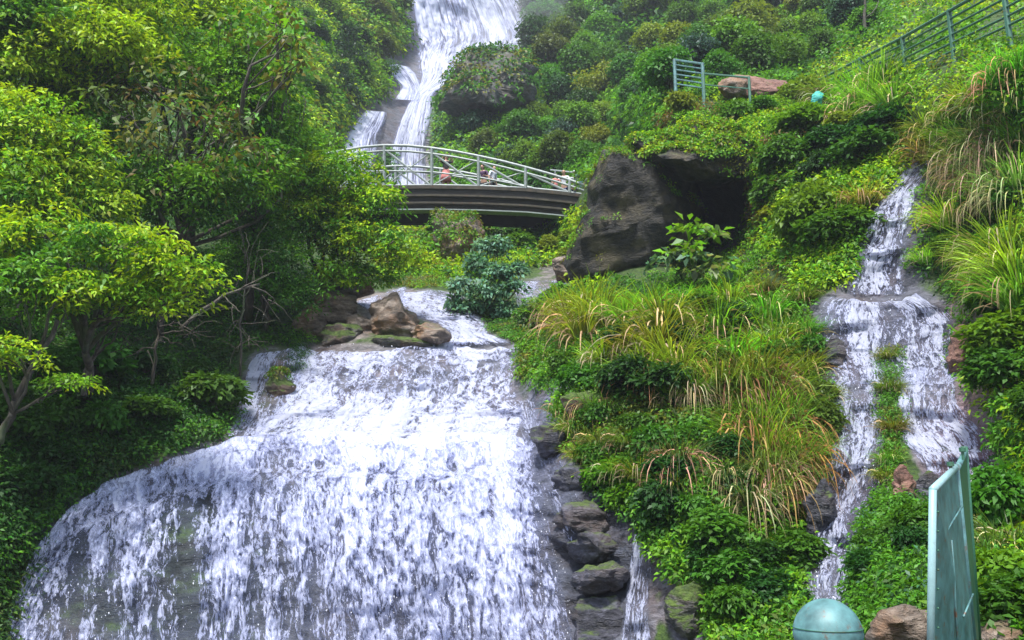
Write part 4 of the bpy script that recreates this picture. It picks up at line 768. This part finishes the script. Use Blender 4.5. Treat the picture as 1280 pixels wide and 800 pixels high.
for i, (lab, ol, d, th, mt) in enumerate(ROCKS):
    ox_, oy_ = sum(p_[0] for p_ in ol) / len(ol), sum(p_[1] for p_ in ol) / len(ol); gr_ = 1.18 if mt in (M_BROWN, M_WET) else 1.06; wx_ = 1.35 if mt is M_WET and ox_ < 800 else 1; ol = [(ox_ + (a - ox_) * gr_ * wx_, oy_ + (b - oy_) * gr_) for a, b in ol]; th = th + (.3 if wx_ > 1 else 0)
    s_ = d / 20; o_ = pillow('rock', lab, ol, d, th, mt, 8, .15 * max(.5, s_ * (1 if d < 40 else 1.4)), 1.4 / max(.6, s_), seed=10 + i, cutlo=.62 if mt is M_WET else .72)
    if 'bulge beside' in lab: rock_moss(o_, 150, .1, 'dark scrub covering the rock bulge beside the upper waterfall', .30, .17, (DG, MG, DG, OL), .8, 24)
    if 'cliff face' in lab: rock_moss(o_, 60, .2, 'scrub on the grey cliff face', .34, .18, (DG, MG), .8, 24)
    if 'under the bridge' in lab or 'left of the bridge' in lab: rock_moss(o_, 110, -.3, 'small plants on the rocks under the bridge', .12, .06, (MG, OL, BG), .25, 20)
    if 'left rim' in lab: rock_moss(o_, 50, .1, 'moss on the grey rock at the left rim of the lip', .05, .03, (OL, MG), .12, 20)
# ------------------------------------------------------------------ bridge
bd = lambda x: 35.6 - (x - 480) * .006
def curve(pts, x):
    xs = [p_[0] for p_ in pts]; ys = [p_[1] for p_ in pts]; return float(np.interp(x, xs, ys))
TOPC = [(400,193),(428,187.5),(455,183),(480,181),(510,181.5),(540,184.5),(570,189),(598,194.5),(628,201),(657,208.5),(686,216.5),(715,225.5),(745,236),(790,256)]
MIDC = [(400,218),(440,215),(480,213),(540,214.5),(598,221),(640,229),(670,236)]
DKC = [(400,236),(480,233),(540,232.5),(598,233.5),(657,236),(700,240),(745,246),(800,256)]
GB = [(400,268),(480,265.5),(540,265.5),(600,266.5),(657,268.5),(700,272),(745,277)]
bb = V(610, 268, bd(610)); bridge = thing('footbridge', 'arched steel footbridge with pale green truss rails crossing in front of the upper waterfall', 'bridge', bb)
xs_ = list(range(402, 800, 8))
back = Vector((.18, 2.3, 0))
def strip(name, mat, c0, c1, y0, y1, par=None):
    """solid beam between two curves, from depth offset y0 to y1 (metres behind near face)"""
    mb = MB(); rows = []
    for x in xs_:
        a = V(x, c0(x), bd(x)); b = V(x, c1(x), bd(x)); rows.append([a + back * (y0 / 2.3), b + back * (y0 / 2.3), b + back * (y1 / 2.3), a + back * (y1 / 2.3)])
    v = [p_ for r_ in rows for p_ in r_]; f = []
    for i in range(len(rows) - 1):
        for k in range(4): f.append((i * 4 + k, i * 4 + (k + 1) % 4, i * 4 + 4 + (k + 1) % 4, i * 4 + 4 + k))
    f += [(3, 2, 1, 0), tuple(len(v) - 4 + k for k in range(4))]; mb.add(v, f); return mb.build(name, mat, par or bridge)
dk = lambda x: curve(DKC, x); gb = lambda x: curve(GB, x)
deck_ = strip('deck', M_GIRDER, lambda x: dk(x) + 4, lambda x: dk(x) + 9, .1, 2.2)
strip('kerb', M_BEAM, lambda x: dk(x) - .5, lambda x: dk(x) + 3.5, -.05, .12, deck_)
strip('kerb', M_BEAM, lambda x: dk(x) - .5, lambda x: dk(x) + 3.5, 2.18, 2.35, deck_)
for (a, b, o1, o2, mt) in [(3.6, 11, 0, .3, M_GIRDER), (11.1, 13.4, -.10, .34, M_BEAM), (13.5, 20, .05, .3, M_GIRDER), (20.1, 22.4, -.08, .34, M_BEAM), (22.5, 29, .1, .3, M_GIRDER), (29.1, 30.6, -.10, .36, M_BRAIL)]:
    strip('girder', mt, lambda x: dk(x) + a, lambda x: dk(x) + b, o1, o2)
strip('girder', M_GIRDER, lambda x: dk(x) + 9.2, lambda x: dk(x) + 27, 1.95, 2.25)
for x in range(440, 740, 40):
    mb = MB(); mb.tube([V(x, dk(x) + 14, bd(x)) + back * .14, V(x, dk(x) + 14, bd(x)) + back * .84], .09, 6); mb.build('cross_beam', M_GIRDER, bridge)
POSTX = [422, 480, 539.5, 598, 657, 712]
for side in (0, 1):
    o_ = back * (.02 if side == 0 else .98)
    T = lambda x: V(x, curve(TOPC, x), bd(x)) + o_
    T2 = lambda x: V(x, min(curve(TOPC, x) + 7 , dk(x) - 2), bd(x)) + o_
    Mi = lambda x: V(x, curve(MIDC, x), bd(x)) + o_
    Dk = lambda x: V(x, dk(x), bd(x)) + o_
    for nm, fn, lim, rr in (('top_rail', T, 780, .055), ('lower_chord', T2, 770, .045), ('middle_rail', Mi, 672, .035)):
        mb = MB(); mb.tube([fn(x) for x in np.arange(402, lim, 6)], rr, 7); mb.build(nm, M_BRAIL, bridge, True)
    mb = MB(); mb.tube([Dk(x) + Vector((0, 0, .06)) for x in np.arange(402, 790, 6)], .04, 6); mb.build('bottom_rail', M_BRAIL, bridge, True)
    for x in POSTX:
        mb = MB(); mb.tube([Dk(x), T(x)], .07, 6); mb.build('post', M_BRAIL, bridge)
    for a, b in zip(POSTX[:-1], POSTX[1:]):
        mb = MB(); mb.tube([T2(a + 3), Dk(b - 3) + Vector((0, 0, .08))], .045, 6); mb.build('diagonal', M_BRAIL, bridge)
        if a < 600: mb = MB(); mb.tube([Dk(a + 3) + Vector((0, 0, .08)), T2(b - 3)], .028, 5); mb.build('diagonal', M_BRAIL, bridge)
    for x in (509, 450):
        mb = MB(); mb.tube([Dk(x), Mi(x)], .03, 5); mb.build('post', M_BRAIL, bridge)
ap = thing('handrail', 'short pale handrail of the path past the right end of the bridge', 'railing', V(700, 240, 37))
for (p1, p2) in (((688,212.5,38),(750,219,37)),((694,224,38),(750,230,37))):
    mb = MB(); mb.tube([V(*p1), V(*p2)], .035, 6); mb.build('rail', M_BRAIL, ap)
for x in (694, 718, 738):
    mb = MB(); mb.tube([V(x, 212.5 + (x - 688) * .1, 37.8), V(x, 250, 37.8)], .035, 6); mb.build('post', M_BRAIL, ap)
# ------------------------------------------------------------------ fences
def fence_run(label, pts, h, nrails, mat=M_FENCE, r=.028):
    """pts: (px,py top,d)"""
    tops = [V(*p_) for p_ in pts]; t = thing('metal_fence', label, 'fence', tops[0] - Vector((0, 0, h)))
    for p_ in tops:
        mb = MB(); mb.tube([p_ - Vector((0, 0, h + .9)), p_ + Vector((0, 0, .03))], r * 1.7, 6); mb.build('post', mat, t)
    for k in range(nrails):
        for a, b in zip(tops[:-1], tops[1:]):
            mb = MB(); z = Vector((0, 0, -h * k / nrails)); mb.tube([a + z, b + z], r * (1.25 if k == 0 else .8), 6); mb.build('rail', mat, t)
    return t
fence_run('long green metal fence climbing to the top right corner', [(1016,104,30),(1075,74,26.5),(1128,47,23.5),(1186,14,20.6),(1253,-24,18),(1330,-70,16)], 1.2, 6, M_FENCE, .034)
gt = fence_run('small green metal gate frame standing on the leafy ledge', [(843,75,30),(878,80,29.6)], 1.05, 6, M_MINT, .034); gt.name = 'metal_gate'; gt['category'] = 'gate'
fence_run('two rail green fence joining the gate frame to the reddish wall', [(879,92,29.5),(936,97,29)], .8, 2)
# teal bundle
pillow('cloth_bundle', 'small teal cloth bundle half hidden in leaves below the stair fence', [(1014,118),(1022,113),(1031,119),(1030,131),(1020,135),(1013,128)], 26.5, .4, plain('teal_cloth', (.05, .38, .33), .7), 6, .05, 3, cat='bundle', seed=40)
# ------------------------------------------------------------------ foreground metal
def extr(mb, q_, th):
    q_ = [Vector(x) for x in q_]; n = (q_[1] - q_[0]).cross(q_[3] - q_[0]).normalized() * th * .5
    mb.hexa([x - n for x in q_] + [x + n for x in q_])
pan = thing('metal_barrier', 'tall mint green sheet metal barrier at the lower right edge', 'barrier', V(1165, 900, 4.2))
NT_, NB_ = V(1166,612,4.2), V(1162,900,4.2); FT_, FB_ = V(1194,585,5.1), V(1221,850,5.1)
mb = MB(); extr(mb, [NB_, FB_, FT_, NT_], .018); sh_ = mb.build('sheet', M_MINT, pan)
mb = MB(); mb.tube([NB_, NT_ + Vector((0, 0, .0))], .0175, 10); o = mb.build('near_post', M_MINT_LIT, pan, True)
mb = MB(); mb.tube([NT_, FT_], .019, 10); tr_ = mb.build('top_rail', M_MINT_LIT, pan, True)
mb = MB(); mb.tube([FT_ + Vector((0, 0, .02)), FB_], .022, 10); mb.build('far_post', M_MINT, pan, True)
for (a, b) in (((1177,668,4.45),(1200,632,5.04)), ((1201,770,4.75),(1213,742,5.0)), ((1178,690,4.47),(1180,870,4.47)), ((1186,675,4.6),(1198,870,4.6))):
    mb = MB(); mb.tube([V(*a) - Vector((.0, .03, 0)), V(*b) - Vector((.0, .03, 0))], .0055, 6); mb.build('brace', M_MINT, sh_, True)
for (x, y, d) in ((1188,580,4.95), (1203,562,5.25)):
    mb = MB(); p_ = V(x, y, d); mb.tube([p_ - Vector((0, 0, .06)), p_ - Vector((0, 0, .015)), p_ - Vector((0, 0, .012)), p_ + Vector((0, 0, .012))], [.009, .009, .02, .02], 8); mb.build('bolt', M_DKGR, tr_)
A_, B_, C_, D_ = V(1196,586,5.13), V(1224,860,5.13), V(1226,850,5.9), V(1206,566,5.9)
mb = MB(); extr(mb, [B_, C_, D_, A_], .016); mb.build('side_sheet', M_DKGR, pan)
mb = MB(); mb.tube([D_ + Vector((0, 0, .04)), C_], .022, 10); mb.build('side_post', M_DKGR, pan, True)
mb = MB(); mb.tube([A_, D_], .018, 10); mb.build('top_rail', M_MINT, pan, True)
for k in range(9):
    for (e0, e1) in (((1169,640+k*24,4.21),(1170,640+k*24,4.21)),):
        mb = MB(); p_ = V(*e0) + Vector((.006, -.016, 0)); mb.tube([p_, p_ + Vector((0, -.006, 0))], [.006, .004], 8); mb.build('rivet', M_DKGR, sh_, True)
# globe
gl_ = thing('globe_post', 'mint green metal globe on a post at the bottom edge', 'post', V(1035, 900, 4.2)); gc = V(1035, 792, 4.2); gr = 42 * 4.2 / F
mb = MB(); v = []; f = []; nu, nv = 40, 24
for i in range(nv + 1):
    th = math.pi * i / nv; rr_ = gr * math.sin(th) * (1 + (.012 if i == nv // 2 else 0) + random.uniform(-.0006, .0006))
    for k in range(nu): v.append(gc + Vector((rr_ * math.cos(6.28318 * k / nu), rr_ * math.sin(6.28318 * k / nu), gr * math.cos(th))))
for i in range(nv):
    for k in range(nu): f.append((i * nu + k, i * nu + (k + 1) % nu, (i + 1) * nu + (k + 1) % nu, (i + 1) * nu + k))
mb.add(v, f); gb_ = mb.build('globe', M_MINT, gl_, True)
mb = MB(); ring = [gc + Vector(((gr + .002) * math.cos(t_) * .985, (gr + .002) * math.sin(t_) * .985, gr * .17)) for t_ in np.linspace(0, 6.28318, 41)]; mb.tube(ring, .0025, 5); mb.build('seam', M_DKGR, gb_, True)
mb = MB(); mb.tube([gc - Vector((0, 0, gr * .9)), gc - Vector((0, 0, gr + .04)), gc - Vector((0, 0, gr + .05)), gc - Vector((0, 0, 1.1))], [.07, .07, .045, .045], 14); mb.build('post', M_MINT, gl_, True)
# ------------------------------------------------------------------ people
def skinned(name, verts, edges, rads, mat, parent, root=0, sub=2):
    me = bpy.data.meshes.new(name); me.from_pydata(verts, edges, []); o = bpy.data.objects.new(name, me); C.objects.link(o); o.parent = parent
    sk = o.modifiers.new('skin', 'SKIN'); sk.use_smooth_shade = True
    for i, r_ in enumerate(rads): me.skin_vertices[0].data[i].radius = (r_ if hasattr(r_, '__len__') else (r_, r_)); me.skin_vertices[0].data[i].use_root = (i == root)
    ss = o.modifiers.new('sub', 'SUBSURF'); ss.levels = sub; ss.render_levels = sub
    me.materials.append(mat); return o
def cloth(name, c): return plain(name, c, .85, vary=.25, scale=12)
SKIN = plain('skin', (.42, .25, .17), .55, vary=.1); HAIR = plain('hair', (.02, .016, .014), .6, vary=.3)
def lathe(mb, c, prof, seg=18, sx=1, sy=1):
    v = []; f = []
    for (r_, z) in prof:
        for k in range(seg): v.append((c[0] + r_ * sx * math.cos(6.28318 * k / seg), c[1] + r_ * sy * math.sin(6.28318 * k / seg), c[2] + z))
    for i in range(len(prof) - 1):
        for k in range(seg): f.append((i * seg + k, i * seg + (k + 1) % seg, (i + 1) * seg + (k + 1) % seg, (i + 1) * seg + k))
    f.append(tuple(range(seg))[::-1]); f.append(tuple((len(prof) - 1) * seg + k for k in range(seg))); mb.add(v, f)
def person(label, loc, rz, h, top, bottom, lean=.05, arms='rail', skirt=False, longhair=False, bag=None, hat=None):
    k = h / 1.68; t = thing('person', label, 'person', loc, 'visitors on the footbridge'); t.rotation_euler = (0, 0, rz)
    S = lambda x, y, z: (x * k, (y - lean * max(0, z - .9)) * k, z * k)   # faces -y
    hd = S(0, -.02, 1.56)
    vs = [S(0,0,.95), S(0,.01,1.15), S(0,.0,1.34), S(0,0,1.43), hd, S(0,-.01,1.66)]
    rd = [(.13,.10),(.115,.085),(.13,.09),(.05,.05),(.078,.09),(.05,.06)]
    es = [(0,1),(1,2),(2,3),(3,4),(4,5)]
    arm = []
    for s in (-1, 1):
        n = len(vs); leg = [S(s*.09,0,.86), S(s*.10,-.02,.48), S(s*.10,.02,.09), S(s*.11,-.12,.035)]
        vs += leg; rd += [.085,.055,.04,.035]; es += [(0,n),(n,n+1),(n+1,n+2),(n+2,n+3)]
        n = len(vs)
        if arms == 'rail': ar = [S(s*.19,0,1.36), S(s*.25,-.06,1.12), S(s*.20,-.30,1.08)]
        elif arms == 'raised': ar = [S(s*.19,0,1.37), S(s*.27,-.16,1.32), S(s*.12,-.30,1.50)]
        else: ar = [S(s*.19,0,1.36), S(s*.24,.02,1.10), S(s*.25,-.05,.86)]
        vs += ar; rd += [.048,.038,.027]; es += [(2,n),(n,n+1),(n+1,n+2)]; arm.append(ar)
        w = Vector(ar[2]); dirv = (w - Vector(ar[1])).normalized(); sd = dirv.orthogonal().normalized(); n2 = len(vs)
        pm = w + dirv * .07 * k; vs.append(tuple(pm)); rd.append(.026); es.append((n + 2, n2))
        for q_ in range(5):
            o_ = sd * (q_ - 2) * .017 * k; n3 = len(vs); ln = (.05, .075, .08, .072, .055)[q_] * k
            vs.append(tuple(pm + o_ + dirv * ln * .5)); vs.append(tuple(pm + o_ * 1.25 + dirv * ln + Vector((0, 0, -.02 * k)))); rd += [.009, .008]; es += [(n2, n3), (n3, n3 + 1)]
    rd = [(r_[0] * k, r_[1] * k) if hasattr(r_, '__len__') else r_ * k for r_ in rd]
    skinned('body', vs, es, rd, SKIN, t)
    # face details
    for s in (-1, 1):
        mb = MB(); lathe(mb, (hd[0] + s * .03 * k, hd[1] - .083 * k, hd[2] + .005 * k), [(.001, -.008), (.009, 0), (.001, .008)], 8); bpyo = mesh_obj('eye', mb.v, mb.f, HAIR, t)
        mb = MB(); lathe(mb, (hd[0] + s * .082 * k, hd[1], hd[2]), [(.002, -.03), (.014, -.01), (.016, .015), (.003, .03)], 8, .6, 1); mesh_obj('ear', mb.v, mb.f, SKIN, t)
    mb = MB(); lathe(mb, (hd[0], hd[1] - .088 * k, hd[2] - .03 * k), [(.014, 0), (.01, .015), (.003, .045)], 8); mesh_obj('nose', mb.v, mb.f, SKIN, t)
    mb = MB(); lathe(mb, (hd[0], hd[1] - .078 * k, hd[2] - .062 * k), [(.004, -.004), (.018, 0), (.004, .004)], 8, 1, .6); mesh_obj('mouth', mb.v, mb.f, plain('lip', (.35, .12, .1)), t)
    # shirt, trousers or skirt, hair
    sv = [S(0,0,.93), S(0,.01,1.15), S(0,0,1.34), S(0,0,1.41)]; sr = [(.145,.115),(.13,.10),(.145,.105),(.07,.07)]; se = [(0,1),(1,2),(2,3)]
    for i, s in enumerate((-1, 1)):
        n = len(sv); ar = arm[i]; mid = tuple(Vector(ar[0]).lerp(Vector(ar[1]), .85)); sv += [ar[0], mid]; sr += [.062, .052]; se += [(2, n), (n, n + 1)]
    sr = [(r_[0] * k, r_[1] * k) if hasattr(r_, '__len__') else r_ * k for r_ in sr]; skinned('shirt', sv, se, sr, top, t)
    if skirt:
        mb = MB(); lathe(mb, (0, 0, 0), [(.25 * k, .50 * k), (.21 * k, .7 * k), (.15 * k, .98 * k), (.14 * k, 1.0 * k)], 20, 1, .8); o_ = mesh_obj('skirt', mb.v, mb.f, bottom, t)
        for p_ in o_.data.polygons: p_.use_smooth = True
    else:
        pv = [S(0,0,.96)]; pr = [(.14 * k, .112 * k)]; pe = []
        for s in (-1, 1):
            n = len(pv); pv += [S(s*.09,0,.85), S(s*.10,-.02,.48), S(s*.10,.02,.12)]; pr += [.098 * k, .07 * k, .055 * k]; pe += [(0, n), (n, n + 1), (n + 1, n + 2)]
        skinned('trousers', pv, pe, pr, bottom, t)
    hv = [(hd[0], hd[1] + .02 * k, hd[2] + .02 * k), (hd[0], hd[1] + .015 * k, hd[2] + .09 * k)]; hr = [(.088 * k, .088 * k), (.06 * k, .065 * k)]; he = [(0, 1)]
    if longhair: hv += [(hd[0], hd[1] + .07 * k, hd[2] - .12 * k), (hd[0], hd[1] + .09 * k, hd[2] - .28 * k)]; hr += [.075 * k, .05 * k]; he += [(0, 2), (2, 3)]
    skinned('hair', [(a, b + .012 * k, c) for a, b, c in hv], he, hr, HAIR, t)
    if hat is not None:
        mb = MB(); lathe(mb, (hd[0], hd[1], hd[2] + .05 * k), [(.15 * k, 0), (.15 * k, .01), (.095 * k, .015), (.08 * k, .08), (.04 * k, .1)], 18); mesh_obj('hat', mb.v, mb.f, hat, t)
    if bag is not None:
        L_ = Vector(loc); bo = MB(); cx, cy, cz = 0, .17 * k, 1.2 * k
        lathe(bo, (cx, cy - lean * .3, cz - .2 * k), [(.09 * k, 0), (.14 * k, .05 * k), (.15 * k, .25 * k), (.11 * k, .38 * k), (.04 * k, .42 * k)], 14, 1, .7); b_ = mesh_obj('backpack', bo.v, bo.f, bag, t)
        for p_ in b_.data.polygons: p_.use_smooth = True
    return t
def deckpt(x, back_m): return V(x, dk(x) + 4, bd(x)) + back * (back_m / 2.3) + Vector((0, 0, .005))
WHT = cloth('white_cotton', (.75, .76, .8)); BLK = cloth('black_cotton', (.02, .02, .025)); PNK = cloth('pink_cotton', (.62, .22, .2)); NAV = cloth('navy_cotton', (.03, .04, .12)); PUR = cloth('purple_cotton', (.10, .05, .11)); GRY = cloth('grey_cotton', (.4, .42, .46)); TEA = cloth('teal_nylon', (.2, .38, .4))
person('person in black top and pink skirt standing at the bridge rail', deckpt(555, .42), .2, 1.62, BLK, PNK, .05, 'raised', True, True)
person('person in dark purple top leaning beside the bridge post', deckpt(600, 1.45), -.4, 1.58, PUR, BLK, .3, 'rail', False, True)
person('person in white shirt beside the purple clad one on the bridge', deckpt(611, 1.35), .9, 1.55, WHT, BLK, .12, 'down')
person('child in pink top near the right end of the bridge', deckpt(694, 1.0), .3, 1.22, PNK, BLK, .1, 'rail')
person('person in white shirt and navy trousers right of the pink clad child', deckpt(705, 1.5), -.2, 1.6, WHT, NAV, .25, 'rail')
person('person in grey top near the right end of the bridge', deckpt(716, 1.75), .5, 1.68, GRY, NAV, .3, 'rail', hat=WHT)
person('person with a teal backpack farthest right on the bridge', deckpt(731, 1.6), 1.3, 1.66, WHT, NAV, .2, 'down', bag=TEA)
# look-alikes in one stretch are told apart by their order from the left
from collections import defaultdict
bpy.context.view_layer.update()
seen = defaultdict(list)
for o_ in C.objects:
    if o_.parent is None and 'label' in o_.keys() and 'kind' not in o_.keys(): seen[o_['label']].append(o_)
ORD = ['leftmost', 'second from left', 'third from left', 'fourth from left', 'fifth from left', 'sixth from left', 'seventh from left', 'eighth from left', 'ninth from left', 'tenth from left']
def sx(o_): 
    p_ = o_.location; dep = p_.y * cp + (p_.z - CAMZ) * sp; return p_.x / dep
for lab_, os_ in seen.items():
    if len(os_) > 1:
        os_.sort(key=sx)
        for k_, o_ in enumerate(os_): tag(o_, lab_ + ', ' + ('rightmost' if k_ == len(os_) - 1 else ORD[min(k_, 9)]))
# ------------------------------------------------------------------ air, light
HZ = 0.0008
if HZ > 0:
    m, nt, o = newmat('haze'); pv = nd(nt, 'ShaderNodeVolumePrincipled'); pv.inputs['Color'].default_value = (.86, .92, 1, 1); pv.inputs['Density'].default_value = HZ; pv.inputs['Anisotropy'].default_value = .2
    nt.links.new(pv.outputs[0], o.inputs['Volume'])
    hb = MB(); hb.box((0, 60, 77), (1850, 1960, 168)); h_ = hb.build('haze', m); tag(h_, 'thin pale air over the whole valley', 'haze', kind='stuff')
m, nt, o = newmat('mist'); pv = nd(nt, 'ShaderNodeVolumePrincipled'); pv.inputs['Color'].default_value = (.9, .93, 1, 1); pv.inputs['Density'].default_value = .022; nt.links.new(pv.outputs[0], o.inputs['Volume'])
c_ = V(648, 55, 84); mb = MB(); lathe(mb, (c_.x, c_.y, c_.z), [(max(.01, 6.5 * math.sin(math.pi * k / 16)), -6.0 * math.cos(math.pi * k / 16)) for k in range(17)], 28, 1.0, .9); o_ = mb.build('mist', m); tag(o_, 'bluish mist drifting off the upper waterfall', 'mist', kind='stuff')
w = bpy.data.worlds.new('World'); sc.world = w; w.use_nodes = True; nt = w.node_tree; bg = nt.nodes['Background']
sk = nt.nodes.new('ShaderNodeTexSky'); sk.sky_type = 'NISHITA'; sk.sun_disc = False
SE, SA = R(63), R(200)   # elevation, compass-like angle of the sun
sk.sun_elevation = SE; sk.sun_rotation = SA; sk.air_density = 1.2; sk.dust_density = 2.0; sk.ozone_density = 1.2
nt.links.new(sk.outputs[0], bg.inputs[0]); bg.inputs[1].default_value = .14
sd = bpy.data.lights.new('sun', 'SUN'); sd.energy = 3.6; sd.angle = R(8); sd.color = (1, .98, .94); so = bpy.data.objects.new('sun', sd); C.objects.link(so)
dirv = Vector((math.sin(SA) * math.cos(SE), math.cos(SA) * math.cos(SE), math.sin(SE))); so.rotation_euler = dirv.to_track_quat('Z', 'Y').to_euler()
so.location = (0, -10, 40)
vs_ = sc.view_settings; vs_.view_transform = 'Standard'; vs_.look = 'None'; vs_.gamma = 1; vs_.exposure = 1.15; vs_.use_curve_mapping = False
cy = sc.cycles; cy.max_bounces = 6; cy.diffuse_bounces = 3; cy.glossy_bounces = 2; cy.transmission_bounces = 3; cy.transparent_max_bounces = 10; cy.volume_bounces = 0; cy.use_denoising = True; cy.caustics_reflective = False; cy.caustics_refractive = False
